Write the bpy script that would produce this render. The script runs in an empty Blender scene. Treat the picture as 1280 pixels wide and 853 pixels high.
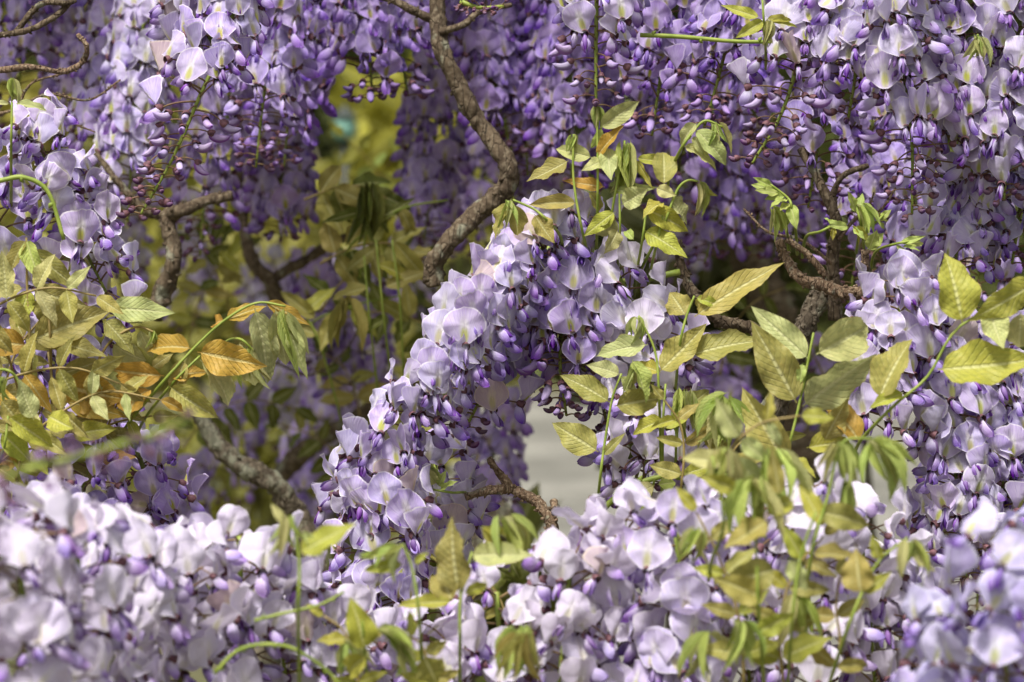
import bpy, math, random
from mathutils import Vector, Matrix, noise
random.seed(7)
S = bpy.context.scene
# ---------------------------------------------------------------- camera
PITCH = math.radians(6); CAMZ = 1.6; FPX = 4000.0
cd = bpy.data.cameras.new('camera'); cam = bpy.data.objects.new('camera', cd); S.collection.objects.link(cam)
cam.location = (0, 0, CAMZ); cam.rotation_euler = (math.radians(90) - PITCH, 0, 0)
cd.sensor_width = 36; cd.lens = 36 * FPX / 1280; cd.clip_start = 0.05; cd.clip_end = 500
cd.dof.use_dof = True; cd.dof.focus_distance = 2.0; cd.dof.aperture_fstop = 10.0
S.camera = cam
# ---------------------------------------------------------------- light
SUN_EL, SUN_AZ = math.radians(64), math.radians(-150)
w = bpy.data.worlds.new('World'); S.world = w; w.use_nodes = True
nt = w.node_tree; bg = nt.nodes['Background']
sky = nt.nodes.new('ShaderNodeTexSky'); sky.sky_type = 'NISHITA'; sky.sun_disc = False
sky.sun_elevation = SUN_EL; sky.sun_rotation = math.radians(210); sky.dust_density = 4.0; sky.air_density = 1.0; sky.ozone_density = 0.5
hs_ = nt.nodes.new('ShaderNodeHueSaturation'); hs_.inputs['Saturation'].default_value = 0.35   # thin cloud: a greyer sky
nt.links.new(sky.outputs[0], hs_.inputs['Color']); nt.links.new(hs_.outputs[0], bg.inputs[0]); bg.inputs[1].default_value = 0.092
sd = bpy.data.lights.new('sun', 'SUN'); sun = bpy.data.objects.new('sun', sd); S.collection.objects.link(sun)
sd.energy = 3.4; sd.angle = math.radians(14); sd.color = (1.0, 0.975, 0.935)
# sun stands behind the camera, to the left, high up
sdir = Vector((math.sin(math.radians(210)) * math.cos(SUN_EL), math.cos(math.radians(210)) * math.cos(SUN_EL), math.sin(SUN_EL)))
sun.rotation_euler = sdir.to_track_quat('Z', 'Y').to_euler(); sun.location = (-2, -3, 6)
S.view_settings.view_transform = 'Standard'; S.view_settings.look = 'None'
S.view_settings.exposure = 0.66; S.view_settings.gamma = 1.0
S.cycles.max_bounces = 6; S.cycles.diffuse_bounces = 3; S.cycles.transmission_bounces = 4; S.cycles.transparent_max_bounces = 4
S.cycles.use_denoising = True

FW = Vector((0, math.cos(PITCH), -math.sin(PITCH))); UP = Vector((0, math.sin(PITCH), math.cos(PITCH))); CAM = Vector((0, 0, CAMZ))
def at(px, py, d):
    """place in the garden that the photograph shows at px, py, d metres away"""
    return CAM + FW * d + Vector(((px - 640) / FPX * d, 0, 0)) + UP * (-(py - 426.5) / FPX * d)
def pix(p):
    r = p - CAM; d = r.dot(FW)
    return 640 + FPX * r.x / d, 426.5 - FPX * r.dot(UP) / d, d

# ---------------------------------------------------------------- materials
def newmat(name):
    m = bpy.data.materials.new(name); m.use_nodes = True; m.node_tree.nodes.clear(); return m, m.node_tree
def N(nt, typ, **k):
    n = nt.nodes.new(typ)
    for a, v in k.items(): setattr(n, a, v)
    return n
def M_(nt, op, a, b=None, c=None, clamp=False):
    n = nt.nodes.new('ShaderNodeMath'); n.operation = op; n.use_clamp = clamp
    for i, v in enumerate((a, b, c)):
        if v is None: continue
        if isinstance(v, (int, float)): n.inputs[i].default_value = v
        else: nt.links.new(v, n.inputs[i])
    return n.outputs[0]
def MIX(nt, f, a, b, mode='MIX'):
    n = nt.nodes.new('ShaderNodeMix'); n.data_type = 'RGBA'; n.blend_type = mode; n.clamp_factor = True
    for s, v in ((0, f), (6, a), (7, b)):
        if isinstance(v, (int, float)): n.inputs[s].default_value = v
        elif isinstance(v, tuple): n.inputs[s].default_value = (*v, 1)
        else: nt.links.new(v, n.inputs[s])
    return n.outputs[2]
def SS(nt, x, lo, hi):
    n = nt.nodes.new('ShaderNodeMapRange'); n.interpolation_type = 'SMOOTHSTEP'
    nt.links.new(x, n.inputs[0]); n.inputs[1].default_value = lo; n.inputs[2].default_value = hi
    return n.outputs[0]
def finish(nt, col, rough, trans, bumpv=None, bstr=0.3, bdist=0.0005, spec=0.3):
    out = N(nt, 'ShaderNodeOutputMaterial'); p = N(nt, 'ShaderNodeBsdfPrincipled')
    nt.links.new(col, p.inputs['Base Color']); p.inputs['Roughness'].default_value = rough
    p.inputs['Specular IOR Level'].default_value = spec
    if bumpv is not None:
        b = N(nt, 'ShaderNodeBump'); b.inputs['Strength'].default_value = bstr; b.inputs['Distance'].default_value = bdist
        nt.links.new(bumpv, b.inputs['Height']); nt.links.new(b.outputs[0], p.inputs['Normal'])
    if trans:
        t = N(nt, 'ShaderNodeBsdfTranslucent'); nt.links.new(col, t.inputs[0])
        mx = N(nt, 'ShaderNodeMixShader'); mx.inputs[0].default_value = trans
        nt.links.new(p.outputs[0], mx.inputs[1]); nt.links.new(t.outputs[0], mx.inputs[2]); nt.links.new(mx.outputs[0], out.inputs[0])
    else: nt.links.new(p.outputs[0], out.inputs[0])
def pc(nt):
    a = N(nt, 'ShaderNodeAttribute', attribute_name='pc'); s = N(nt, 'ShaderNodeSeparateXYZ')
    nt.links.new(a.outputs['Vector'], s.inputs[0]); return a.outputs['Vector'], s.outputs[0], s.outputs[1], s.outputs[2]
def tint(nt, col, amt=0.5, pale=1.0):
    oi = N(nt, 'ShaderNodeObjectInfo')
    hs = N(nt, 'ShaderNodeHueSaturation')
    hs.inputs['Hue'].default_value = 0.5
    nt.links.new(M_(nt, 'MULTIPLY_ADD', oi.outputs['Random'], 0.035, 0.4825), hs.inputs['Hue'])
    r2 = M_(nt, 'FRACT', M_(nt, 'MULTIPLY', oi.outputs['Random'], 37.7))
    nt.links.new(M_(nt, 'MULTIPLY_ADD', r2, 0.22 * amt * 2, 1 - 0.14 * amt * 2), hs.inputs['Value'])
    r3 = M_(nt, 'FRACT', M_(nt, 'MULTIPLY', oi.outputs['Random'], 91.3))
    nt.links.new(M_(nt, 'MULTIPLY_ADD', r3, 0.4, 0.8), hs.inputs['Saturation'])
    nt.links.new(col, hs.inputs['Color'])
    c = MIX(nt, 1.0, hs.outputs[0], oi.outputs['Color'], 'MULTIPLY')
    return MIX(nt, M_(nt, 'MULTIPLY', M_(nt, 'SUBTRACT', 1.0, oi.outputs['Alpha']), pale), c, (0.80, 0.745, 0.82)) if pale else c

def mat_banner():
    m, nt = newmat('banner_petal'); v, x, z, r = pc(nt)      # x, z in cm from the claw; r = 0 centre .. 1 rim
    ax = M_(nt, 'ABSOLUTE', x)
    ang = M_(nt, 'DIVIDE', x, M_(nt, 'ADD', z, 0.35))
    comb = N(nt, 'ShaderNodeCombineXYZ'); nt.links.new(M_(nt, 'MULTIPLY', ang, 26), comb.inputs[0]); nt.links.new(z, comb.inputs[1])
    nz = N(nt, 'ShaderNodeTexNoise'); nz.inputs['Scale'].default_value = 1.0; nz.inputs['Detail'].default_value = 2; nt.links.new(comb.outputs[0], nz.inputs[0])
    veins = SS(nt, nz.outputs[0], 0.35, 0.68)
    col = MIX(nt, veins, (0.59, 0.50, 0.775), (0.71, 0.64, 0.83))
    col = MIX(nt, M_(nt, 'MULTIPLY', SS(nt, r, 0.45, 0.9), 0.45), col, (0.50, 0.385, 0.75))
    # pale centre
    ex = M_(nt, 'MULTIPLY', M_(nt, 'MULTIPLY', ax, ax), 9.0); dz = M_(nt, 'SUBTRACT', z, 0.75)
    e = M_(nt, 'ADD', ex, M_(nt, 'MULTIPLY', M_(nt, 'MULTIPLY', dz, dz), 1.6))
    col = MIX(nt, M_(nt, 'MULTIPLY', M_(nt, 'SUBTRACT', 1.0, SS(nt, e, 0.05, 1.0)), 0.8), col, (0.86, 0.83, 0.79))
    # yellow blotch
    ex2 = M_(nt, 'MULTIPLY', M_(nt, 'MULTIPLY', ax, ax), 13.0); dz2 = M_(nt, 'SUBTRACT', z, 0.38)
    e2 = M_(nt, 'ADD', ex2, M_(nt, 'MULTIPLY', M_(nt, 'MULTIPLY', dz2, dz2), 3.0))
    e2 = M_(nt, 'ADD', e2, M_(nt, 'MULTIPLY', nz.outputs[0], 0.7))
    oi = N(nt, 'ShaderNodeObjectInfo')
    col = MIX(nt, M_(nt, 'MULTIPLY', M_(nt, 'SUBTRACT', 1.0, SS(nt, e2, 0.35, 1.25)), M_(nt, 'MULTIPLY_ADD', oi.outputs['Random'], 0.35, 0.65)), col, (0.55, 0.54, 0.03))
    # dark mid crease; pale rim puts rim light into the colour
    col = MIX(nt, M_(nt, 'MULTIPLY', M_(nt, 'SUBTRACT', 1.0, SS(nt, ax, 0.0, 0.035)), 0.30), col, (0.38, 0.27, 0.45))
    col = MIX(nt, M_(nt, 'MULTIPLY', SS(nt, r, 0.91, 0.97), 0.85), col, (0.88, 0.84, 0.90))
    tc = N(nt, 'ShaderNodeTexCoord'); n4 = N(nt, 'ShaderNodeTexNoise'); n4.inputs['Scale'].default_value = 260; n4.inputs['Detail'].default_value = 3; nt.links.new(tc.outputs['Object'], n4.inputs[0])
    col = MIX(nt, M_(nt, 'MULTIPLY', SS(nt, n4.outputs[0], 0.45, 0.75), 0.35), col, (0.50, 0.36, 0.66))
    finish(nt, tint(nt, col, .8), 0.6, 0.30, nz.outputs[0], 0.7, 0.0009, 0.2); return m
def mat_wing():
    m, nt = newmat('wing_petal'); v, t, f, r = pc(nt)
    nz = N(nt, 'ShaderNodeTexNoise'); nz.inputs['Scale'].default_value = 1.0; nz.inputs['Detail'].default_value = 2
    c = N(nt, 'ShaderNodeCombineXYZ'); nt.links.new(M_(nt, 'MULTIPLY', t, 2), c.inputs[0]); nt.links.new(M_(nt, 'MULTIPLY', f, 9), c.inputs[1]); nt.links.new(c.outputs[0], nz.inputs[0])
    tt = M_(nt, 'ADD', t, M_(nt, 'MULTIPLY', M_(nt, 'SUBTRACT', nz.outputs[0], 0.5), 0.5))
    col = MIX(nt, SS(nt, tt, 0.15, 0.75), (0.72, 0.65, 0.83), (0.42, 0.27, 0.68))
    col = MIX(nt, SS(nt, tt, 0.62, 1.05), col, (0.21, 0.08, 0.48))
    col = MIX(nt, M_(nt, 'MULTIPLY', SS(nt, M_(nt, 'ABSOLUTE', f), 0.8, 1.0), 0.6), col, (0.72, 0.62, 0.86))
    col = MIX(nt, M_(nt, 'MULTIPLY', SS(nt, nz.outputs[0], 0.5, 0.7), 0.45), col, (0.60, 0.50, 0.80))
    finish(nt, tint(nt, col, .5, .3), 0.5, 0.3, nz.outputs[0], 0.6, 0.0007, 0.2); return m
def mat_keel():
    m, nt = newmat('keel_petal'); v, t, f, r = pc(nt)
    col = MIX(nt, SS(nt, t, 0.1, 0.9), (0.38, 0.24, 0.56), (0.10, 0.02, 0.22))
    finish(nt, tint(nt, col, .5, .1), 0.5, 0.25); return m
def mat_bud():
    m, nt = newmat('bud_petal'); v, t, f, r = pc(nt)
    nz = N(nt, 'ShaderNodeTexNoise'); nz.inputs['Scale'].default_value = 1.0
    c = N(nt, 'ShaderNodeCombineXYZ'); nt.links.new(M_(nt, 'MULTIPLY', t, 2), c.inputs[0]); nt.links.new(M_(nt, 'MULTIPLY', f, 8), c.inputs[1]); nt.links.new(c.outputs[0], nz.inputs[0])
    col = MIX(nt, nz.outputs[0], (0.46, 0.345, 0.60), (0.60, 0.50, 0.71))
    col = MIX(nt, SS(nt, f, 0.15, -0.6), col, (0.28, 0.15, 0.45))
    col = MIX(nt, M_(nt, 'MULTIPLY', SS(nt, t, 0.65, 1.0), 0.4), col, (0.30, 0.17, 0.58))
    finish(nt, tint(nt, col, .8, .2), 0.65, 0.2, nz.outputs[0], 0.6, 0.0007, .15); return m
def mat_simple(name, c1, c2, scale, rough, trans=0.0, tinted=False, bstr=0.3, bdist=0.0006):
    m, nt = newmat(name); tc = N(nt, 'ShaderNodeTexCoord')
    nz = N(nt, 'ShaderNodeTexNoise'); nz.inputs['Scale'].default_value = scale; nz.inputs['Detail'].default_value = 5
    nt.links.new(tc.outputs['Object'], nz.inputs[0])
    col = MIX(nt, SS(nt, nz.outputs[0], 0.3, 0.7), c1, c2)
    if tinted: col = tint(nt, col, 0.3, 0)
    finish(nt, col, rough, trans, nz.outputs[0], bstr, bdist); return m
def mat_leaf(name='leaf'):
    m, nt = newmat(name); v, a, t, side = pc(nt)
    aa = M_(nt, 'ABSOLUTE', a)
    ph = M_(nt, 'SUBTRACT', M_(nt, 'MULTIPLY', t, 11.0), M_(nt, 'MULTIPLY', aa, 2.6))
    fr = M_(nt, 'ABSOLUTE', M_(nt, 'SUBTRACT', M_(nt, 'FRACT', ph), 0.5))      # 0 on the vein
    vein = M_(nt, 'SUBTRACT', 1.0, SS(nt, fr, 0.0, 0.16))
    mid = M_(nt, 'SUBTRACT', 1.0, SS(nt, aa, 0.045, 0.13))
    tc = N(nt, 'ShaderNodeTexCoord'); nz = N(nt, 'ShaderNodeTexNoise'); nz.inputs['Scale'].default_value = 6; nz.inputs['Detail'].default_value = 6; nz.inputs['Roughness'].default_value = 0.65
    oi = N(nt, 'ShaderNodeObjectInfo')
    ad = N(nt, 'ShaderNodeVectorMath'); ad.operation = 'ADD'; nt.links.new(v, ad.inputs[0])
    cx = N(nt, 'ShaderNodeCombineXYZ'); nt.links.new(M_(nt, 'MULTIPLY', oi.outputs['Random'], 50), cx.inputs[0]); nt.links.new(cx.outputs[0], ad.inputs[1]); nt.links.new(ad.outputs[0], nz.inputs[0])
    base = oi.outputs['Color']
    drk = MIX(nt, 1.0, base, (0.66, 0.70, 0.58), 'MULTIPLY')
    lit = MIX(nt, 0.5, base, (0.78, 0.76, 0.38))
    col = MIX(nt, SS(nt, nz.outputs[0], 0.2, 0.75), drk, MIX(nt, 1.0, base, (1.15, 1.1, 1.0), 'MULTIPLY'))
    # bronze blush along the middle of each half
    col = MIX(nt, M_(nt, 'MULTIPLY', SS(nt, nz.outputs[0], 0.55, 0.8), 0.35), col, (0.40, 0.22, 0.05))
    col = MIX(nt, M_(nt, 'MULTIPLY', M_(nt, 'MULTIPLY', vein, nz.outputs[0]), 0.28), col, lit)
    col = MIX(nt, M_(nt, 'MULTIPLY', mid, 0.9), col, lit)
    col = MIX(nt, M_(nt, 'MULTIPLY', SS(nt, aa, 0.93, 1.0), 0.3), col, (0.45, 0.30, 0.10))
    h = M_(nt, 'ADD', M_(nt, 'MULTIPLY', vein, -0.8), M_(nt, 'ADD', M_(nt, 'MULTIPLY', mid, -1.0), M_(nt, 'MULTIPLY', nz.outputs[0], 0.5)))
    finish(nt, col, 0.5, 0.38, h, 0.6, 0.0010, 0.35); return m
def mat_bark(name, c1, c2, c3, lich, scale=60):
    m, nt = newmat(name); tc = N(nt, 'ShaderNodeTexCoord')
    n1 = N(nt, 'ShaderNodeTexNoise'); n1.inputs['Scale'].default_value = scale; n1.inputs['Detail'].default_value = 8; n1.inputs['Roughness'].default_value = 0.7
    n2 = N(nt, 'ShaderNodeTexNoise'); n2.inputs['Scale'].default_value = scale * 5; n2.inputs['Detail'].default_value = 4
    vr = N(nt, 'ShaderNodeTexVoronoi'); vr.inputs['Scale'].default_value = scale * 3.2; vr.feature = 'DISTANCE_TO_EDGE'
    n3 = N(nt, 'ShaderNodeTexNoise'); n3.inputs['Scale'].default_value = scale * 1.1; n3.inputs['Detail'].default_value = 6
    st = N(nt, 'ShaderNodeMapping'); st.inputs['Scale'].default_value = (1, 1, .3); nt.links.new(tc.outputs['Object'], st.inputs[0])
    for q in (n1, n2, vr): nt.links.new(st.outputs[0] if q is not n2 else tc.outputs['Object'], q.inputs[0])
    mp = N(nt, 'ShaderNodeMapping'); mp.inputs['Location'].default_value = (4, 7, 1); nt.links.new(tc.outputs['Object'], mp.inputs[0]); nt.links.new(mp.outputs[0], n3.inputs[0])
    col = MIX(nt, SS(nt, n1.outputs[0], 0.35, 0.65), c1, c2)
    col = MIX(nt, SS(nt, n2.outputs[0], 0.45, 0.75), col, c3)
    crk = M_(nt, 'SUBTRACT', 1.0, SS(nt, vr.outputs[0], 0.0, 0.07))
    col = MIX(nt, M_(nt, 'MULTIPLY', M_(nt, 'MULTIPLY', crk, SS(nt, n1.outputs[0], 0.42, 0.62)), 0.8), col, (0.025, 0.018, 0.012))
    col = MIX(nt, M_(nt, 'MULTIPLY', SS(nt, n3.outputs[0], 0.60 - lich * 0.15, 0.70 - lich * 0.1), 0.75), col, (0.27, 0.27, 0.19))
    h = M_(nt, 'ADD', M_(nt, 'MULTIPLY', n1.outputs[0], 2.0), M_(nt, 'SUBTRACT', M_(nt, 'MULTIPLY', n2.outputs[0], 0.7), M_(nt, 'MULTIPLY', crk, 0.6)))
    finish(nt, col, 0.85, 0, h, 0.9, 0.0016, 0.2); return m

MB_, MW, MK, MU = mat_banner(), mat_wing(), mat_keel(), mat_bud()
MC = mat_simple('calyx', (0.085, 0.035, 0.045), (0.20, 0.09, 0.10), 400, 0.6)
MCG = mat_simple('calyx_pale', (0.20, 0.14, 0.12), (0.34, 0.28, 0.18), 400, 0.6)
MP = mat_simple('pedicel', (0.15, 0.075, 0.055), (0.22, 0.15, 0.06), 300, 0.6)
MST = mat_simple('green_stem', (0.17, 0.23, 0.03), (0.28, 0.33, 0.06), 120, 0.5)
MSB = mat_simple('bronze_stem', (0.20, 0.15, 0.04), (0.30, 0.22, 0.08), 120, 0.5)
ML = mat_leaf()
MBK = mat_bark('bark', (0.065, 0.045, 0.028), (0.135, 0.098, 0.06), (0.22, 0.175, 0.115), 0.15)
MBL = mat_bark('twig_bark', (0.12, 0.075, 0.045), (0.24, 0.16, 0.10), (0.38, 0.29, 0.19), 0.1, 110)
MBD = mat_bark('rough_bark', (0.07, 0.055, 0.035), (0.13, 0.10, 0.07), (0.24, 0.20, 0.14), 0.8)

# ---------------------------------------------------------------- geometry pieces: (verts, faces, attribute)
def grid_faces(nu, nv, off=0):
    return [(off + j * nu + i, off + j * nu + i + 1, off + (j + 1) * nu + i + 1, off + (j + 1) * nu + i) for j in range(nv - 1) for i in range(nu - 1)]
def banner(fold, tilt, seed, cup=0.0, size=1.0, rings=6, segs=22, tip=0.06):
    rnd = random.Random(seed); ph = [rnd.uniform(0, 6.28) for _ in range(4)]
    V, F, A = [], [], []
    def pt(r, th):
        c, s = math.cos(th), math.sin(th)                  # th=90deg is up
        R = 1.03 - 0.05 * s + (0.05 if s < 0 else 0) * s
        R += tip * math.exp(-((th - math.pi / 2) / 0.16) ** 2) - 0.04 * math.exp(-((th - math.pi / 2) / 0.45) ** 2)
        R += 0.025 * math.sin(3 * th + ph[0]) + 0.02 * math.sin(5 * th + ph[1])
        x = r * R * 1.07 * c; z = r * R * 0.95 * s
        if z < -0.3: x *= 1 - 0.42 * ((-z - 0.3) / 0.65) ** 1.2
        z += 0.93
        # out-of-plane, y forward
        ax = abs(x); y = -fold * (ax ** 1.6) * 0.8 + cup * (ax ** 2) * 0.5
        y += 0.16 * math.exp(-(x / 0.12) ** 2) * -0.8 + (0.10 * max(0, r - .75) * 4 * (1 if seed % 2 else -1) * abs(c))                # crease
        y += -0.22 * (z - 0.9) * abs(z - 0.9) * (0.8 if z > .9 else .4)
        y += r * r * (0.13 * math.sin(3 * th + ph[2]) + 0.09 * math.sin(5 * th + ph[3]) + .05 * math.sin(8 * th + ph[0]))
        if r > 0.8: y += (r - 0.8) * 0.35 * math.sin(2 * th + ph[1])
        xx = x * (1 - 0.22 * fold * fold)
        return xx, y, z, x
    V.append(pt(0, 0)[:3]); A.append((0, 0.93, 0))
    for k in range(1, rings + 1):
        r = (k / rings) ** 0.8
        for i in range(segs):
            th = 2 * math.pi * i / segs + math.pi / 2
            if th > math.pi: th2 = th - 2 * math.pi
            else: th2 = th
            x, y, z, x0 = pt(r, th2)
            V.append((x, y, z)); A.append((x0, z, r))
    for i in range(segs): F.append((0, 1 + i, 1 + (i + 1) % segs))
    for k in range(rings - 1):
        a = 1 + k * segs; b = a + segs
        for i in range(segs): F.append((a + i, b + i, b + (i + 1) % segs, a + (i + 1) % segs))
    ct, st = math.cos(tilt), math.sin(tilt); out = []
    for x, y, z in V:                                       # cm -> m, claw at the front of the calyx, tilt back
        y2 = y * ct - z * st; z2 = y * st + z * ct
        out.append((x * .0100 * size, (y2 * .0100 + 0.0028) * size, (z2 * .0100 + 0.0012) * size))
    return out, F, A
def shell(side, L, rx, rz, drop, opening, nt_=8, nf=7, full=False, tipup=0.35, seed=0, p=0.7):
    """a pod-like petal running forward and down from the calyx"""
    V, A = [], []
    rnd = random.Random(seed); k1 = rnd.uniform(-.1, .1)
    for j in range(nt_):
        t = j / (nt_ - 1)
        pr = max(0.0, math.sin(math.pi * (0.06 + 0.94 * t ** (0.85 if full else 1.25)) if t < 1 else math.pi)) ** p
        if t >= 1: pr = 0.03
        ang = -drop + tipup * t * t * 1.6
        cx = 0.0; cy = 0.001 + L * t * math.cos(-drop + tipup * t); cz = L * t * math.sin(-drop + tipup * t)
        for i in range(nf):
            f = i / (nf - 1)
            phi = (f - 0.5) * math.pi * (2.0 if full else 0.84)
            lx = side * (rx * pr * math.cos(phi) + opening * (.25 + t * (1 - .3 * t)) - rx * pr * .2) if not full else rx * pr * math.sin(phi) * (1 + .32 * math.cos(phi))
            lz = rz * pr * (math.sin(phi) if not full else math.cos(phi))
            if not full: lx += side * (.00055 * math.sin(7 * t + 2 * f + seed) + .0007 * t * (abs(f - .5) * 2) ** 3)
            V.append((cx + lx, cy - lz * math.sin(ang), cz + lz * math.cos(ang)))
            A.append((t, (f - 0.5) * 2 if not full else math.cos(phi), 0))
    return V, grid_faces(nf, nt_), A
def tube(pts, rads, seg=6, closed_tip=True, nz=0.0, nsc=60, knob=0.0):
    V, F, A = [], [], []; n = len(pts)
    prev = None
    for k in range(n):
        t = (pts[min(k + 1, n - 1)] - pts[max(k - 1, 0)]).normalized()
        if prev is None:
            u = t.cross(Vector((0.3, 0.9, 0.2))).normalized()
        else:
            u = (prev - t * prev.dot(t)).normalized()
        prev = u; v = t.cross(u)
        for i in range(seg):
            a = 2 * math.pi * i / seg; dr = u * math.cos(a) + v * math.sin(a)
            r = rads[k]
            if nz:
                q = pts[k] + dr * r
                r *= 1 + nz * (noise.fractal(q * nsc, 0.6, 2.0, 4)) + knob * max(0, noise.noise(q * nsc * 1.7)) ** 1.5
            V.append(tuple(pts[k] + dr * r)); A.append((i / seg, k / n, 0))
    for k in range(n - 1):
        for i in range(seg):
            a = k * seg; b = a + seg
            F.append((a + i, a + (i + 1) % seg, b + (i + 1) % seg, b + i))
    F.append(tuple(range(seg))[::-1]); F.append(tuple((n - 1) * seg + i for i in range(seg)))
    return V, F, A
def lathe_y(prof, seg=8, origin=(0, 0, 0), bend=0.0):
    V, F, A = [], [], []
    for k, (y, r) in enumerate(prof):
        for i in range(seg):
            a = 2 * math.pi * i / seg
            V.append((origin[0] + r * math.cos(a), origin[1] + y, origin[2] + r * math.sin(a) + bend * y * y)); A.append((k / len(prof), 0, 0))
    n = len(prof)
    for k in range(n - 1):
        for i in range(seg): F.append((k * seg + i, k * seg + (i + 1) % seg, (k + 1) * seg + (i + 1) % seg, (k + 1) * seg + i))
    F.append(tuple(range(seg)))
    return V, F, A
def mesh(name, pieces, smooth=True):
    """pieces: list of ((verts, faces, attr), material)"""
    V, F, A, MI, mats = [], [], [], [], []
    for (v, f, a), m in pieces:
        o = len(V); V += v; A += a; F += [tuple(o + i for i in q) for q in f]
        if m not in mats: mats.append(m)
        MI += [mats.index(m)] * len(f)
    me = bpy.data.meshes.new(name); me.from_pydata([tuple(p) for p in V], [], F)
    at_ = me.attributes.new('pc', 'FLOAT_VECTOR', 'POINT'); at_.data.foreach_set('vector', [c for p in A for c in p])
    for m in mats: me.materials.append(m)
    me.polygons.foreach_set('material_index', MI)
    me.polygons.foreach_set('use_smooth', [smooth] * len(F)); me.update()
    return me
def xf(piece, M):
    v, f, a = piece
    return [tuple(M @ Vector(p)) for p in v], f, a

COL = S.collection.objects
def link(name, data, parent=None, M=None, color=None):
    o = bpy.data.objects.new(name, data); COL.link(o)
    if parent is not None: o.parent = parent
    if M is not None: o.matrix_local = M
    if color: o.color = tuple(color) if len(color) == 4 else (*color, 1)
    return o
def tag(o, label=None, cat=None, group=None, kind=None):
    if label: o['label'] = label
    if cat: o['category'] = cat
    if group: o['group'] = group
    if kind: o['kind'] = kind
    return o

# ---------------------------------------------------------------- the flower kit
HEADS = []           # pedicels with calyx: (mesh, head matrix)
def pedicel_piece(L, rise, yaw, drop, r=0.00045):
    pts = []
    for k in range(6):
        t = k / 5; pts.append(Vector((yaw * L * t * t, L * t, rise * L * (t ** 0.8) - drop * L * t ** 3)))
    return tube(pts, [r * (1.5 - .5 * k / 5) for k in range(6)], 5), pts[-1]
CAL = [(-0.0012, 0.0004), (-0.0006, 0.0016), (0.0008, 0.0024), (0.0024, 0.0027), (0.0036, 0.0024)]
def head_matrix(p, pitch, roll): return Matrix.Translation(p) @ Matrix.Rotation(roll, 4, 'Z') @ Matrix.Rotation(pitch, 4, 'X')
def calyx(M, mat, s=1.0):
    return xf(lathe_y([(y * s, r * s) for y, r in CAL], 8), M), mat
random.seed(3)
OPEN = []
for k in range(8):
    pd, p = pedicel_piece(random.uniform(.017, .026), random.uniform(.15, .55), random.uniform(-.25, .25), random.uniform(0, .3))
    H = head_matrix(p, random.uniform(-.45, .05), random.uniform(-.25, .25))
    OPEN.append((mesh('flower', [(pd, MP), calyx(H, MC)]), H))
BAN = [banner(f, t, 10 + i, c, z_, 7, 26, tp) for i, (f, t, c, z_, tp) in enumerate([(.35, .30, .0, .95, .08), (.22, .45, .1, .92, .03), (.55, .25, .0, .95, .1), (.15, .15, .3, .88, .06), (.6, .40, .0, .98, .12),
       (.4, .45, .3, .98, .05), (.7, .2, 0, .98, .1), (.25, .05, .2, .96, .09), (.2, .25, .1, 1.0, .07), (.3, .6, .1, .98, .1), (.6, -.1, 0, .9, .04)])]
BANM = [mesh('banner_petal', [(b, MB_)]) for b in BAN]
BANH = [banner(1.5, -.35, 31, 0, .95), banner(1.2, -.1, 32, 0, .95), banner(1.0, .05, 33, 0, .92)]     # half folded
BANHM = [mesh('banner_petal', [(b, MB_)]) for b in BANH]
WNG = [{s: shell(s, .0142 * q, .0024, .0036, dr, op, seed=i, nt_=10, nf=9) for s in (-1, 1)} for i, (q, dr, op) in enumerate([(1, .95, .0012), (.95, 1.2, .0026), (1.1, .75, .0009), (.9, 1.3, .0018), (1, 1.1, .0034)])]
WNGM = [{s: mesh('wing_petal', [(wv[s], MW)]) for s in (-1, 1)} for wv in WNG]
KEL = shell(1, .0125, .0017, .0028, 1.05, 0, 7, 7, True); KELM = mesh('keel_petal', [(KEL, MK)])
def budpiece(L=.0135, w_=.0030, h=.0040, drop=.55, up=.75): return shell(1, L, w_, h, drop, 0, 9, 10, True, up + .25, p=0.62)
BUDS = []
for k, (L, w_, h, dr, rise, yaw) in enumerate([(.0145, .0027, .0036, .75, .2, .1), (.0136, .0026, .0033, .95, .3, -.15), (.0122, .0024, .0031, .65, .1, .2), (.0140, .0027, .0034, 1.15, .35, 0), (.0108, .0022, .0027, .85, .2, -.2)]):
    pd, p = pedicel_piece(.017 + .001 * k, rise, yaw, .15 + .05 * k)
    H = head_matrix(p, -.25 - .1 * k, 0)
    BUDS.append((mesh('flower_bud', [(pd, MP), calyx(H, MC, 1.08)]), H, budpiece(L, w_, h, dr)))
BUDM = [mesh('bud_petal', [(b[2], MU)]) for b in BUDS]
# one-mesh flowers for the blossoms that show small
SIMPLE = []
for k in range(8):
    me, H = OPEN[k]; pd, p = pedicel_piece(.021, .35, .1 * ((k % 3) - 1), .1)
    H = head_matrix(p, -.2 + .06 * (k % 4) - .1, .1 * ((k % 3) - 1)); wv = WNG[k % 5]
    SIMPLE.append(mesh('flower', [(pd, MP), calyx(H, MC), (xf(BAN[k], H), MB_), (xf(wv[-1], H), MW), (xf(wv[1], H), MW)]))
SIMB = []
for k, (me, H, b) in enumerate(BUDS):
    pd, p = pedicel_piece(.018, .2, .1, .2); H = head_matrix(p, -.3, 0)
    SIMB.append(mesh('flower_bud', [(pd, MP), calyx(H, MC, 1.05), (xf(b, H), MU)]))
SMALLB = []
for k in range(3):
    pd, p = pedicel_piece(.008 + .002 * k, .3, .1, .2); H = head_matrix(p, -.3, 0)
    SMALLB.append(mesh('young_bud', [(pd, MP), calyx(H, MC, .85), (xf(budpiece(.0072 - .001 * k, .0019, .0022, .6), H), MU)]))

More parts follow.
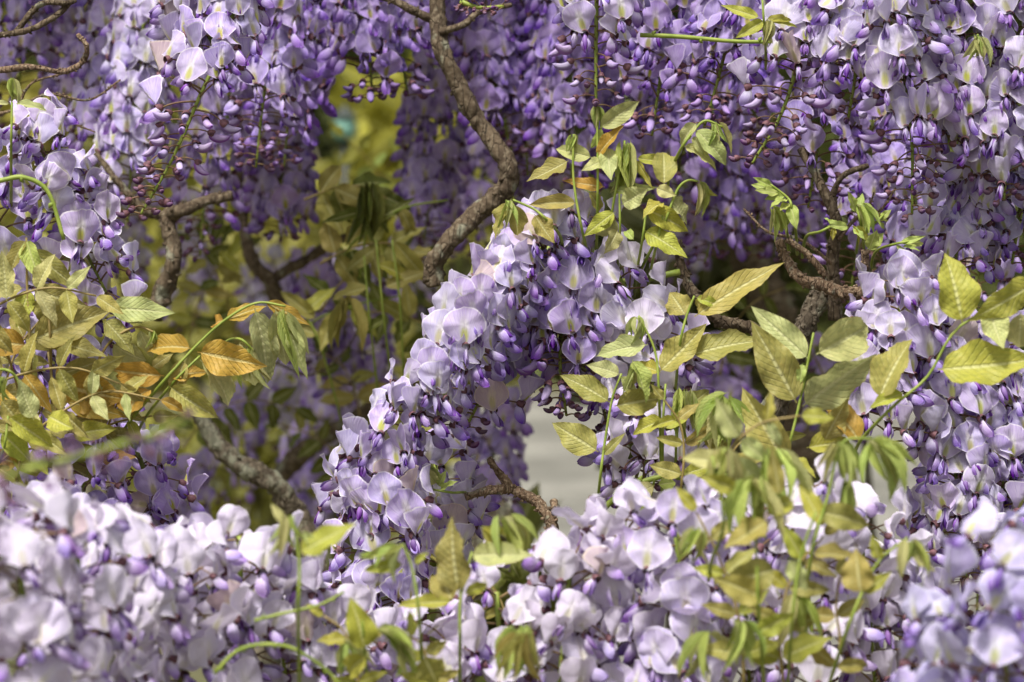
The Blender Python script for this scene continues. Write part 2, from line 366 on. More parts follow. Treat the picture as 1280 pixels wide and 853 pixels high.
def spline(P, n):
    P = [P[0] * 2 - P[1]] + list(P) + [P[-1] * 2 - P[-2]]; out = []; m = len(P) - 3
    for k in range(n):
        u = k / (n - 1) * m; i = min(int(u), m - 1); t = u - i; a, b, c, d = P[i:i + 4]
        out.append(0.5 * ((2 * b) + (c - a) * t + (2 * a - 5 * b + 4 * c - d) * t * t + (3 * b - a - 3 * c + d) * t ** 3))
    return out
def resample(P, step):
    dense = spline(P, 60); L = sum((dense[i + 1] - dense[i]).length for i in range(59))
    return spline(P, max(3, int(L / step) + 1)), L

NFL = [0]
DENS = .84
def raceme(label, pts, d, openf=0.75, size=1.0, tintc=(1, 1, 1), detail=True, step=.0027, wild=.14, group=None, hang=None, bias=.56, cat='flower cluster', rad=1.0, tail=.12):
    """pts in photograph pixels, d metres (one value or one per point)"""
    ds = d if isinstance(d, (list, tuple)) else [d] * len(pts)
    P = [at(x, y, q) for (x, y), q in zip(pts, ds)]
    axis, L = resample(P, step * DENS)
    root = link('flower_raceme', None, None, Matrix.Translation(P[0])); root.empty_display_size = .02
    tag(root, label, cat, group); T = P[0]
    n = len(axis)
    ap = [a - T for a in axis[::4]] + [axis[-1] - T]
    link('flower_stalk', mesh('flower_stalk', [(tube(ap, [.0017 * (1 - .55 * i / len(ap)) for i in range(len(ap))], 7), MST)]), root)
    g = random.uniform(0, 6.28)
    for i in range(n):
        u = i / (n - 1)
        g += 2.39996 + random.uniform(-.3, .3)
        px, py, _ = pix(axis[i])
        if not (-110 < px < 1390 and -110 < py < 960): continue
        dev = (g - math.pi + math.pi) % (2 * math.pi) - math.pi
        az = math.pi + dev * bias
        uu = u + random.uniform(-.07, .07)
        sc = size * 1.0 * random.uniform(.88, 1.1)
        if u < .06: sc *= .9
        M0 = Matrix.Translation(axis[i] - T) @ Matrix.Rotation(az, 4, 'Z') @ Matrix.Rotation(random.gauss(-.05, wild), 4, 'X') @ Matrix.Rotation(random.gauss(0, wild), 4, 'Y')
        NFL[0] += 1
        if uu < openf:
            M = M0 @ Matrix.Scale(sc * rad, 4)
            if not detail:
                link('flower', SIMPLE[random.randrange(8)], root, M, tintc); continue
            k = random.randrange(8); me, H = OPEN[k]
            tc0 = tintc
            if random.random() < .018: tc0 = (.95, .80, .52, .7)                 # a withering, browned blossom
            f = link('flower', me, root, M, tc0)
            half = uu > openf - .12 and random.random() < .7 or random.random() < .08
            bs = random.uniform(.98, 1.17) / rad
            J = H @ Matrix.Rotation(random.gauss(0, .15), 4, 'X') @ Matrix.Rotation(random.gauss(0, .15), 4, 'Y') @ Matrix.Rotation(random.gauss(0, .16), 4, 'Z') @ Matrix.Diagonal((bs * random.uniform(.9, 1.08), bs, bs * random.uniform(.92, 1.08), 1))
            link('banner_petal', random.choice(BANHM if half else BANM), f, J, tc0)
            wg = random.choice(WNGM); J2 = H @ Matrix.Rotation(random.gauss(0, .2), 4, 'X') @ Matrix.Rotation(random.gauss(0, .15), 4, 'Z') @ Matrix.Scale(random.uniform(.82, 1.02) / rad, 4)
            for s in (-1, 1): link('wing_petal', wg[s], f, J2 @ Matrix.Rotation(s * random.gauss(.03, .08), 4, 'Z'), tintc)
            link('keel_petal', KELM, f, J2, tintc)
        elif uu < 1 - tail:
            q = (uu - openf) / max(.01, 1 - tail - openf); sc *= (1.0 - .3 * q)
            M = M0 @ Matrix.Scale(sc, 4)
            k = random.randrange(5)
            if not detail: link('flower_bud', SIMB[k], root, M, tintc)
            else:
                f = link('flower_bud', BUDS[k][0], root, M, tintc); link('bud_petal', BUDM[k], f, BUDS[k][1], tintc)
        else:
            link('young_bud', random.choice(SMALLB), root, M0 @ Matrix.Scale(sc * .95, 4), (.50, .37, .36))
    return root

# ---------------------------------------------------------------- leaves
def leafmesh(fold, droop, wave, twist, width, seed, nl=12, nw=7):
    rnd = random.Random(seed); ph = rnd.uniform(0, 6.28); V, A = [], []
    for j in range(nl):
        t = j / (nl - 1)
        w_ = width * (max(0, t - .05) ** .62) * ((1 - t) ** 1.2) / .30 + 0.010 * (1 - t)
        tw = twist * t
        for i in range(nw):
            a = (i / (nw - 1) - .5) * 2
            x = a * w_ * math.cos(fold); z = abs(a) * w_ * math.sin(fold) + (.010 * min(1, w_ / .1) * math.sin(2 * math.pi * (11 * t - 2.6 * abs(a))) * min(1, abs(a) * 4) if nl > 20 else 0) + wave * w_ * math.sin(t * 15 + ph + (1.5 if a > 0 else 0)) * a * a
            x2 = x * math.cos(tw) - z * math.sin(tw); z2 = x * math.sin(tw) + z * math.cos(tw)
            th = droop * t
            V.append((x2, (math.sin(th) / droop if abs(droop) > .01 else t) + z2 * math.sin(th), -((1 - math.cos(th)) / droop if abs(droop) > .01 else 0) + z2 * math.cos(th))); A.append((a, t, 0))
    return V, grid_faces(nw, nl), A
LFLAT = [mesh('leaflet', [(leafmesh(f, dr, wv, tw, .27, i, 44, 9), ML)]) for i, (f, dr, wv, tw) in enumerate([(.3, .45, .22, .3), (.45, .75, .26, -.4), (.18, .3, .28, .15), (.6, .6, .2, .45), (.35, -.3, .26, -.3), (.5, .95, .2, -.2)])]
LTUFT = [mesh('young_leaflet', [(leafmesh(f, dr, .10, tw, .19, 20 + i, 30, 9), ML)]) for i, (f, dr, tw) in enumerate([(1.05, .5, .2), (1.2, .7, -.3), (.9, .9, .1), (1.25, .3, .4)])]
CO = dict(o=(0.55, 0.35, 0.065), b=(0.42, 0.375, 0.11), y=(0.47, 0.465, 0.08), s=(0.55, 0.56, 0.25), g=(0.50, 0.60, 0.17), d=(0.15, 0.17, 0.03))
def basis(Y, nh):
    Y = Y.normalized(); X = Y.cross(nh)
    if X.length < 1e-4: X = Y.cross(Vector((1, 0, 0)))
    X.normalize(); Z = X.cross(Y); return Matrix((X, Y, Z)).transposed().to_4x4()
def jit(c, s=.12): k = random.uniform(1 - s, 1 + s); return tuple(min(1, v * k * random.uniform(.94, 1.06)) for v in c)
def leaflet(root, T, bx, by, tx, ty, w, c, d, dz=None, meshes=None, nrm=None):
    dz = random.uniform(-.012, .012) if dz is None else dz
    a = at(bx, by, d); b = at(tx, ty, d + dz); Y = b - a; L = Y.length
    nh = nrm or (Vector((0, -1, .45)) + Vector((random.gauss(0, .35), 0, random.gauss(0, .3))))
    w = min(.8, w * 1.25)
    M = Matrix.Translation(a - T) @ basis(Y, nh) @ Matrix.Diagonal((L * w / .5, L * 1.03, L * w / .5 if w / .5 > .6 else L * .6, 1))
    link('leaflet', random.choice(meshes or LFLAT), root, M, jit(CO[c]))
def tuft(root, T, x, y, x2, y2, c, d, n=7, spread=.5):
    a = at(x, y, d); b = at(x2, y2, d); Y = b - a; L = Y.length
    c0 = c; spread *= random.uniform(.7, 1.7)
    for k in range(n):
        c = random.choice('sgg') if c0 in 'gs' else c0
        dr = Y.normalized() + Vector((random.gauss(0, spread), random.gauss(0, spread * .7), random.gauss(0, .08)))
        l = L * random.uniform(.85, 1.3)
        off = Vector((random.uniform(-.15, .15) * L, 0, random.uniform(-.05, .05) * L))
        nh = Vector((dr.x, dr.y - .4, .2))
        M = Matrix.Translation(a + off - T) @ basis(dr + Vector((0, 0, .15)), nh + Vector((random.gauss(0, .5), 0, 0))) @ Matrix.Diagonal((l * 1.15, l, l * .9, 1))
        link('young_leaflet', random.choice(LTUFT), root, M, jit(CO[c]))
def stalk(root, T, pts, d, r=.0012, mat=None, name='leaf_stalk', r2=None):
    ds = d if isinstance(d, (list, tuple)) else [d] * len(pts)
    P = spline([at(x, y, q) for (x, y), q in zip(pts, ds)], 4 * len(pts) + 2); r2 = r2 or r * .6
    link(name, mesh(name, [(tube([p - T for p in P], [r + (r2 - r) * i / len(P) for i in range(len(P))], 8), mat or MST)]), root)
def pinnate(root, T, pts, d, pairs, L, cols, droop=.5):
    P = spline([Vector((x, y, 0)) for x, y in pts], 30)
    stalk(root, T, pts, d, .0009, MSB)
    for k in range(pairs + 1):
        i = int((.18 + .82 * k / pairs) * 29); p = P[i]; t = (P[min(i + 1, 29)] - P[max(i - 1, 0)]).normalized(); q = 1 - .35 * k / pairs
        for s in ((-1, 1) if k < pairs else (0,)):
            dr = Vector((-t.y, t.x, 0)) * s + t * (.45 if s else 1) + Vector((0, droop + random.uniform(-.2, .3), 0)); dr.normalize()
            l = L * q * random.uniform(.85, 1.15); e = p + dr * l
            leaflet(root, T, p.x, p.y, e.x, e.y, random.uniform(.30, .42), random.choice(cols), d + random.uniform(-.008, .008), random.uniform(-.25, .15) * l / FPX * d)
def shoot(label, d, origin, stalks=(), leaves=(), tufts=(), mat=None, r=.0011, group='young leafy shoots of the wisteria', cat='leafy shoot', pins=()):
    T = at(*origin, d); root = link('leafy_shoot', None, None, Matrix.Translation(T)); tag(root, label, cat, group); root.empty_display_size = .02
    for st in stalks:
        st = [(st[0][0] + (st[0][0] - st[1][0]) * .3, st[0][1] + 26)] + list(st)
        stalk(root, T, st, [d + .07, d + .035] + [d] * (len(st) - 2), r, mat)
    for q in leaves: leaflet(root, T, *q[:6], d)
    for q in tufts: tuft(root, T, *q[:5], d, *(q[5:]))
    for q in pins: pinnate(root, T, q[0], d, *q[1:])
    return root

# ---------------------------------------------------------------- branches
def branch(label, segs, d, mat=MBK, cat='branch', nz=.22, knobs=0, group=None, name='branch'):
    """segs: list of (points px, radius px start, radius px end); the first is the main limb, the rest its side limbs"""
    P0 = at(*segs[0][0][0], d if not isinstance(d, list) else d[0]); root = link(name, None, None, Matrix.Translation(P0)); tag(root, label, cat, group); root.empty_display_size = .02
    for k, (pts, ra, rb) in enumerate(segs):
        dd = d[k] if isinstance(d, list) else d
        P, L = resample([at(x, y, dd) + Vector((0, .004 * math.sin(i * 2.1 + k), 0)) for i, (x, y) in enumerate(pts)], .0022)
        n = len(P); ra_, rb_ = ra * dd / FPX, rb * dd / FPX
        R = [(ra_ + (rb_ - ra_) * i / n) * (1 + .16 * noise.noise(P[i] * 38) + .22 * max(0, noise.noise(P[i] * 70 + Vector((5, 5, 5))) - .15)) for i in range(n)]
        P = [p + Vector((noise.noise(p * 30), 0, noise.noise(p * 30 + Vector((9, 9, 9))))) * ra_ * .35 for p in P]
        link('limb' if k == 0 else 'side_limb', mesh('limb', [(tube([p - P0 for p in P], R, 18 if ra > 9 else 12, nz=nz, nsc=110, knob=.45), mat)]), root)
        m = int(knobs * L * 100)
        for q in range(m):
            i = random.randrange(2, n - 2); a = random.uniform(0, 6.28); t = (P[i + 1] - P[i]).normalized()
            u = t.cross(Vector((0, 1, 0))).normalized() * math.cos(a) + t.cross(t.cross(Vector((0, 1, 0)))).normalized() * math.sin(a)
            c = P[i] + u * R[i] * .8; l = random.uniform(.4, .85) * min(.004, max(R[i], .0018))
            kp = [c - P0, c + u * l * .6 + t * l * .2 - P0, c + u * l + t * l * .6 - P0]
            link('spur', mesh('spur', [(tube(kp, [l * .55, l * .45, l * .15], 7, nz=.4, nsc=300), mat)]), root)
    return root

# ================================================================ SETTING
def ground_mat():
    m, nt = newmat('garden_soil'); tc = N(nt, 'ShaderNodeTexCoord')
    n1 = N(nt, 'ShaderNodeTexNoise'); n1.inputs['Scale'].default_value = 1.2; n1.inputs['Detail'].default_value = 8; nt.links.new(tc.outputs['Object'], n1.inputs[0])
    n2 = N(nt, 'ShaderNodeTexNoise'); n2.inputs['Scale'].default_value = 30; n2.inputs['Detail'].default_value = 6; nt.links.new(tc.outputs['Object'], n2.inputs[0])
    col = MIX(nt, SS(nt, n1.outputs[0], .4, .6), (.10, .12, .03), (.16, .13, .08)); col = MIX(nt, n2.outputs[0], col, (.07, .06, .035))
    finish(nt, col, .9, 0, n2.outputs[0], .8, .01); return m
MSTONE = mat_simple('paving_stone', (.12, .115, .095), (.23, .22, .185), 3, .85, bstr=.3, bdist=.004)
MSOIL = ground_mat()
me = bpy.data.meshes.new('ground'); G = 200
me.from_pydata([(-G, -G, 0), (G, -G, 0), (G, G, 0), (-G, G, 0)], [], [(0, 1, 2, 3)]); me.materials.append(MSOIL)
tag(link('ground', me), kind='structure')
def boxpiece(x0, x1, y0, y1, z0, z1, b=.012):
    V = [(x0, y0, z0), (x1, y0, z0), (x1, y1, z0), (x0, y1, z0), (x0, y0, z1 - b), (x1, y0, z1 - b), (x1, y1, z1 - b), (x0, y1, z1 - b),
         (x0 + b, y0 + b, z1), (x1 - b, y0 + b, z1), (x1 - b, y1 - b, z1), (x0 + b, y1 - b, z1)]
    F = [(0, 1, 5, 4), (1, 2, 6, 5), (2, 3, 7, 6), (3, 0, 4, 7), (4, 5, 9, 8), (5, 6, 10, 9), (6, 7, 11, 10), (7, 4, 8, 11), (8, 9, 10, 11)]
    return V, F, [(0, 0, 0)] * 12
path = link('path', mesh('path', [(boxpiece(-.35, 1.9, 6.2, 13.0, -.05, .012), mat_simple('mortar', (.13, .12, .10), (.19, .18, .15), 20, .9))], False)); tag(path, kind='structure')
slab = mesh('paving_slab', [(boxpiece(-.34, .34, -.24, .24, 0, .03), MSTONE)], False)
for j in range(15):
    for i in range(-4, 5):
        y = 6.45 + j * .5; x = i * .7 + (.35 if j % 2 else 0)
        if not -.02 < x < 1.6 or y > 12.8: continue
        link('paving_slab', slab, path, Matrix.Translation((x, y, .010 + .004 * math.sin(i * 5.1 + j * 3.3))))
# clipped garden hedge beyond the path
def foliage_mesh(name, pts, smin, smax, mat, rnd):
    V, F, A = [], [], []
    for c in pts:
        s = rnd.uniform(smin, smax); th = rnd.uniform(0, 6.28); dn = Vector((rnd.gauss(0, 1), rnd.gauss(0, 1), rnd.gauss(-.3, .8))).normalized()
        u = dn.cross(Vector((rnd.gauss(0, 1), rnd.gauss(0, 1), rnd.gauss(0, 1)))).normalized(); nn = dn.cross(u)
        o = len(V)
        for t, w_ in ((0, .02), (.3, .22), (.62, .2), (1, .0)):
            for a in (-1, 0, 1):
                if t == 1 and a: continue
                V.append(tuple(c + dn * s * t + u * a * w_ * s + nn * (abs(a) * .06 * s - .12 * s * t * t))); A.append((a, t, 0))
        F += [(o, o + 1, o + 4, o + 3), (o + 1, o + 2, o + 5, o + 4), (o + 3, o + 4, o + 7, o + 6), (o + 4, o + 5, o + 8, o + 7), (o + 6, o + 7, o + 9), (o + 7, o + 8, o + 9)]
    return mesh(name, [((V, F, A), mat)])
rnd = random.Random(5)
pts = []
for k in range(15000):
    x = rnd.uniform(-4.2, 4.2); z = rnd.uniform(0, 2.5); y = 13.6 + .35 * noise.noise(Vector((x * 1.5, z * 1.5, 3))) + rnd.uniform(-.15, .1)
    pts.append(Vector((x, y, z)))
h = link('garden_hedge', None, None, Matrix.Translation((0, 13.9, 0))); tag(h, 'dark green leafy hedge closing the garden beyond the path', 'hedge')
fo = link('hedge_foliage', foliage_mesh('hedge_foliage', [p - Vector((0, 13.9, 0)) for p in pts], .08, .15, ML, rnd), h, None, (.13, .16, .035)); tag(fo, kind='stuff')
link('hedge_core', mesh('hedge_core', [(boxpiece(-4.2, 4.2, -.1, .5, 0, 2.4, .15), mat_simple('hedge_dark', (.02, .025, .01), (.04, .045, .02), 8, .9))]), h)

def shrub(label, px, py, d, w_, h_, n, color, smin=.05, smax=.09, seed=0):
    """a leafy shrub: trunk stems and foliage, spread around the photographed place"""
    rnd = random.Random(seed); c = at(px, py, d); base = Vector((c.x, c.y, 0)); root = link('garden_shrub', None, None, Matrix.Translation(base)); tag(root, label, 'shrub')
    pts = []
    while len(pts) < n:
        q = Vector((rnd.gauss(0, .5), rnd.gauss(0, .5), rnd.gauss(0, .55)))
        if q.length > 1.2: continue
        p = Vector((q.x * w_, q.y * .22, c.z + q.z * h_))
        if noise.noise(p * 5 + Vector((seed, 0, 0))) > -.15: pts.append(p)
    o = link('shrub_foliage', foliage_mesh('shrub_foliage', pts, smin, smax, ML, rnd), root, None, color); tag(o, kind='stuff')
    for k in range(7):
        a = Vector((rnd.uniform(-.1, .1), rnd.uniform(-.05, .05), 0)); b = Vector((rnd.uniform(-1, 1) * w_ * .8, rnd.uniform(-.1, .1), c.z + rnd.uniform(-.2, .6) * h_))
        m_ = (a + b) / 2 + Vector((rnd.uniform(-.1, .1), 0, 0)); P = spline([a, m_, b], 12)
        link('shrub_stem', mesh('shrub_stem', [(tube(P, [.012 - .0007 * i for i in range(12)], 7, nz=.2), MBD)]), root)
    return root
shrub('yellow green shrub glowing far behind the gap in the hanging flowers, upper left of centre', 480, 215, 5.8, .22, .17, 500, (.40, .38, .05), seed=1)
shrub('yellow leaved shrub far behind the left gnarled branch', 210, 330, 5.4, .40, .26, 600, (.36, .34, .07), seed=2)
shrub('olive shrub in the shade behind the hanging green stems left of centre', 430, 380, 4.6, .22, .15, 420, (.28, .26, .05), seed=3)
shrub('dark olive shrub at the foot of the wisteria, low behind the lichened branch', 330, 570, 4.4, .22, .14, 380, (.32, .31, .06), seed=4)
shrub('dark green shrub in deep shade behind the right hand forked branch', 930, 420, 3.6, .16, .14, 420, (.10, .11, .025), seed=5)
shrub('mossy green low shrub behind the bottom twig at the centre', 570, 760, 3.0, .09, .05, 260, (.22, .24, .05), seed=6)
shrub('yellowish bush behind the far left twigs', 40, 210, 5.6, .30, .34, 460, (.40, .36, .07), seed=7)

go = link('mint_blob', None, None, Matrix.Translation(at(431, 160, 5.2) - Vector((0, 0, at(431, 160, 5.2).z)))); tag(go, 'small unidentified blurred mint green lantern standing far behind the gap in the flower curtain', 'blob')  # unidentified mint spot; its roofed body and post are made up
gz = at(431, 160, 5.2).z; MMT = mat_simple('mint_paint', (.20, .40, .32), (.25, .47, .38), 30, .5); MDK = mat_simple('dark_metal', (.05, .06, .05), (.04, .04, .04), 30, .5)
upz = Matrix.Rotation(math.radians(90), 4, 'X')
link('blob_body', mesh('blob_body', [(xf(lathe_y([(-.020, .008), (-.017, .016), (0, .019), (.015, .016), (.019, .009)], 14), Matrix.Translation((0, 0, gz)) @ upz), MMT)]), go)
link('blob_top', mesh('blob_top', [(xf(lathe_y([(.018, .022), (.025, .013), (.034, .003), (.040, .001)], 14), Matrix.Translation((0, 0, gz)) @ upz), MDK)]), go)
link('post', mesh('post', [(tube([Vector((0, 0, 0)), Vector((0, 0, gz * .5)), Vector((0, 0, gz - .018))], [.006] * 3, 8), MDK)]), go)

# ================================================================ BRANCHES
branch('thick winding wisteria trunk bending down the upper middle of the picture', [
    ([(538, -70), (546, 0), (550, 60), (574, 112), (604, 160), (634, 205), (630, 238), (596, 268), (562, 300), (543, 330), (545, 358)], 9.5, 12.5),
    ([(556, 30), (528, 18), (500, 6), (470, -6)], 6, 4), ([(550, 40), (580, 30), (600, 14), (640, 6)], 5, 3)], [2.2, 2.2, 2.19], MBK, 'trunk', .17, .8)
branch('dark gnarled branch forking beside the left flowers, with two arms', [
    ([(190, 400), (197, 372), (218, 330), (214, 300), (206, 268)], 12, 9), ([(208, 272), (180, 262), (150, 230), (118, 190)], 7, 3), ([(207, 270), (228, 262), (255, 252), (290, 244)], 8, 6)], 2.3, MBK, nz=.3, knobs=2)
branch('thin dark upright branch with a low fork, behind the left gnarled one', [
    ([(296, 170), (302, 260), (316, 325), (338, 352), (350, 385)], 6, 10), ([(340, 352), (372, 332), (420, 300), (470, 285), (530, 220)], 7, 4)], 2.65, MBK, knobs=1)
branch('pale lichened limb slanting down at lower left, behind the blossom', [
    ([(240, 500), (275, 560), (320, 592), (350, 615), (378, 660), (400, 740)], 10, 15)], 2.4, MBD, nz=.3, knobs=1)
branch('smooth brown limb rising rightward above the lichened limb', [
    ([(340, 610), (372, 572), (415, 540), (470, 505), (520, 480)], 12, 8)], 2.85, MBK, knobs=.5)
branch('grey brown forked branch on the right, between the hanging flowers', [
    ([(1043, 400), (1042, 330), (1044, 275), (1022, 225), (1003, 185)], 9, 5), ([(1044, 270), (1042, 240), (1055, 218), (1085, 208)], 5, 3)], 2.1, MBK, knobs=2.5)
branch('knobbly curved brown twig carrying bright fern like sprouts, right of centre', [
    ([(972, 300), (984, 325), (1000, 348), (1030, 358), (1062, 368), (1092, 362)], 5, 9), ([(1084, 360), (1082, 335), (1080, 312)], 6, 5), ([(985, 300), (1010, 318), (1032, 345)], 4, 4)], 2.0, MBL, knobs=5)
branch('stout lichened stump of branch below the forked branch on the right', [
    ([(1034, 350), (1022, 380), (1000, 420), (985, 465), (968, 520), (950, 590)], 11, 15)], 2.12, MBD, nz=.45, knobs=4)
branch('dark twig running right behind the large bronze leaves', [
    ([(845, 300), (856, 345), (874, 376), (900, 402), (945, 414), (990, 450)], 6, 8)], 2.06, MBK, knobs=4)
branch('pale knotty spur of wood below the main flower cluster', [
    ([(680, 705), (684, 680), (690, 655), (672, 628), (640, 612), (615, 612), (582, 622)], 8, 4.5), ([(640, 614), (628, 596), (612, 572)], 6, 4), ([(690, 650), (694, 636), (692, 626)], 5.5, 5)], 2.0, MBL, nz=.4, knobs=6)
branch('short woody stub standing right of the pale knotty spur', [([(738, 670), (737, 645), (740, 622)], 5.5, 5)], 1.99, MBL, knobs=4, cat='branch stub')
branch('bare grey twig across the top left corner', [([(-70, 48), (0, 44), (45, 36), (80, 12), (92, -10)], 4.5, 3), ([(20, 40), (50, 6), (85, 4), (92, 0)], 4, 3)], 2.08, MBK, knobs=3)
branch('bare knotty twig curling upward at far left below the corner twig', [([(-70, 96), (0, 88), (38, 84), (80, 90), (104, 76), (110, 58), (98, 44)], 4.5, 3)], 2.05, MBL, knobs=4)
branch('fine tangled dark twigs in the hollow left of the main cluster', [([(300, 470), (340, 455), (390, 468), (430, 440), (455, 400)], 2.2, 1.2), ([(345, 456), (360, 430), (350, 400)], 1.6, .9), ([(400, 462), (430, 480), (450, 470)], 1.5, .8)], 2.6, MBK, cat='twig', knobs=2)
branch('fine bare twigs criss crossing under the top left corner twigs', [([(-60, 150), (10, 140), (60, 118), (110, 125), (150, 100)], 2.4, 1.2), ([(60, 119), (85, 150), (120, 165)], 1.8, 1), ([(20, 138), (40, 105), (80, 92)], 1.8, 1)], 2.12, MBL, cat='twig', knobs=3)
branch('thin brown twigs branching beside the forked branch at right', [([(1048, 300), (1075, 270), (1100, 262), (1120, 235)], 2.2, 1.2), ([(1040, 330), (1000, 300), (960, 290), (930, 262)], 2.4, 1.2), ([(1085, 268), (1092, 240)], 1.4, .9)], 2.07, MBL, cat='twig', knobs=3)
branch('thick shaded trunk far back on the right of centre', [([(1010, 600), (985, 470), (960, 380), (930, 300), (915, 200)], 26, 22)], 3.1, MBK, knobs=.3, cat='trunk')
branch('mossy trunk base hidden low behind the central blossom', [([(560, 900), (568, 800), (590, 700), (640, 640)], 30, 20)], 2.5, MBD, knobs=.5, cat='trunk')
def vine(label, pts, d, r=3.2, nodes=4):
    ds = d if isinstance(d, list) else [d] * len(pts)
    P0 = at(*pts[0], ds[0]); root = link('green_vine', None, None, Matrix.Translation(P0)); tag(root, label, 'vine stem')
    P = spline([at(x, y, q) for (x, y), q in zip(pts, ds)], 24); rr = r * ds[0] / FPX
    link('stem', mesh('stem', [(tube([p - P0 for p in P], [rr * (1 - .3 * i / 24) for i in range(24)], 9, nz=.1, nsc=200), MST)]), root)
    for k in range(nodes):
        i = int((k + .5) / nodes * 23); t = (P[i + 1] - P[i]).normalized(); u = t.cross(Vector((0, 1, .2))).normalized() * random.choice((-1, 1))
        link('node', mesh('node', [(tube([P[i] - P0, P[i] + u * rr * 1.3 - P0, P[i] + u * rr * 2 + t * rr - P0], [rr, rr * .8, rr * .2], 7), MST)]), root)
vine('smooth green stem arching right, beneath the right hand white blossom', [(742, 650), (770, 622), (805, 602), (860, 592), (930, 596)], 1.96, 4, 5)
vine('green stem looping over the pale foreground blossom at lower left', [(268, 842), (300, 812), (345, 806), (380, 818), (420, 850), (450, 900)], 1.58, 2.8, 6)
vine('thin green stem above the looping one, lower left of centre', [(318, 776), (350, 768), (400, 756), (430, 740)], 1.6, 2.4, 3)
vine('green stem joining the main flower cluster from the right', [(850, 340), (790, 352), (745, 348), (700, 352), (670, 366)], 2.03, 4.2, 3)
vine('short green stem between the two white topped flower clusters', [(706, 312), (722, 328), (742, 350), (750, 390)], 2.0, 3.8, 2)
vine('green cross stem just under the top edge, right of centre', [(800, 44), (850, 46), (920, 52), (985, 52), (1030, 50)], 1.99, 3, 4)
vine('green stem at the left edge above the white blossom', [(-60, 236), (0, 226), (30, 222), (60, 240), (80, 300)], 1.9, 3.6, 3)
vine('blurred out of focus green stem close to the camera at left', [(-80, 622), (0, 598), (60, 578), (130, 562), (190, 548), (240, 522)], 1.22, 3.0, 7)

# ================================================================ FLOWER RACEMES
W = (1.02, 1.01, 1.02, .78); P_ = (1.0, 1.0, 1.0, .85); D_ = (.82, .74, .90); B_ = (.95, .98, 1.05, .8); DD = (.72, .62, .84); WW = (1.06, 1.04, 1.03, .38)  # D_ and DD: deeper violet of young racemes, part shade put into the tint
# --- in focus, centre
raceme('main lavender flower cluster in sharp focus at the centre, arching down to the left', [(720, 268), (640, 350), (585, 430), (520, 520), (450, 620)], [2.0, 1.99, 1.98, 1.98, 1.99], .97, 1.0, P_, step=.0026, wild=.10, bias=.52, tail=.02)
raceme('dense inner flower cluster behind the front rows of the main one', [(690, 300), (650, 400), (610, 480), (570, 560)], 2.03, .8, 1.04, (.92, .9, .97), step=.0030)
raceme('flower cluster with dark violet closed buds, right half of the main cluster', [(716, 330), (706, 400), (700, 450), (708, 520)], 2.01, .62, 1.05, (.9, .85, .95), step=.0022, tail=.08)
raceme('violet bud cluster spilling right beside the bronze leaves at the centre', [(740, 350), (735, 420), (748, 480), (760, 540)], 2.04, .85, 1.02, (.95, .92, .99), step=.0025, tail=.06)
raceme('white topped flower cluster right of the main one, under the leafy shoot', [(770, 340), (800, 400), (815, 470), (810, 560), (800, 620)], 2.0, .95, 1.05, (1.04, 1.04, 1.04, .5), step=0.0032, wild=.35)
raceme('lavender flowers above the arching green stem, right of the grey paving gap', [(840, 440), (835, 520), (800, 580), (790, 640)], 2.05, .9, 1.0, P_, step=0.0034, wild=.35)
raceme('pale flower cluster low left of centre, facing the camera above the lower leaves', [(475, 610), (480, 690), (470, 770), (480, 850)], 1.97, .98, 1.08, (1.04, 1.03, 1.02), step=0.0027, wild=.25)
raceme('pale lilac flowers directly under the knotty spur, left of the folded leaf', [(545, 580), (555, 650), (545, 720), (530, 790)], 2.03, .85, 1.0, P_, step=0.0033)
raceme('small cluster of spreading petals at the left foot of the main cluster', [(470, 570), (450, 620), (440, 660)], 2.02, .9, 1.0, P_, step=0.0029)
raceme('blurred violet flower cluster hanging before the grey paving', [(622, 500), (616, 570), (610, 640), (600, 720)], 2.7, .7, 1.05, D_, False, step=0.0039)
# --- upper right mass
tr = 'flower clusters massed at the upper right'
raceme('big pale flower cluster at upper right whose green stalk ends in buds', [(1130, -60), (1128, 30), (1132, 110), (1140, 180), (1140, 268)], [1.96, 1.96, 1.97, 1.98, 1.98], .72, 1.0, W, step=0.0027, tail=.1)
raceme('pale flower cluster crowding the top right, left neighbour of the corner one', [(1200, -50), (1205, 40), (1210, 130), (1215, 220)], 2.0, .95, 1.03, (1.05, 1.04, 1.02), step=0.0028)
raceme('flower cluster filling the top right corner of the picture', [(1270, -60), (1268, 50), (1262, 150), (1255, 250)], 2.0, .95, 1.03, P_, step=0.0028)
raceme('flower cluster at the right edge with neat rows of upright petals', [(1225, 130), (1220, 220), (1200, 290), (1190, 360)], 2.04, .9, 1.0, P_, step=0.0027)
raceme('dense flower cluster cut by the right edge, above the vertical yellow leaf', [(1280, 170), (1275, 260), (1265, 330)], 2.05, .85, 1.0, B_, step=0.0029)
raceme('pale cluster with big open petals at top, left of the bud tipped one', [(1060, -60), (1058, 20), (1070, 80), (1060, 150)], 2.0, .85, 1.05, W, step=0.0031)
raceme('slanting cluster whose green stalk runs down left between dangling buds', [(1010, -40), (1000, 60), (978, 140), (940, 205)], [2.02, 2.01, 2.0, 2.0], .55, 1.0, P_, step=0.0032, tail=.2)
raceme('shaded cluster behind the slanting stalk at upper right', [(1045, 40), (1035, 120), (1020, 200), (1010, 260)], 2.12, .7, 1.0, D_, step=0.0032)
raceme('cluster of violet buds under the top edge, right of centre', [(920, -60), (915, 20), (900, 90), (880, 160)], 2.1, .75, 1.0, D_, step=0.0029)
raceme('small open blossoms hanging at the top edge above the centre leaves', [(746, -70), (746, -10), (745, 60), (745, 132)], 1.98, .62, 1.0, P_, step=0.0032, tail=.12)
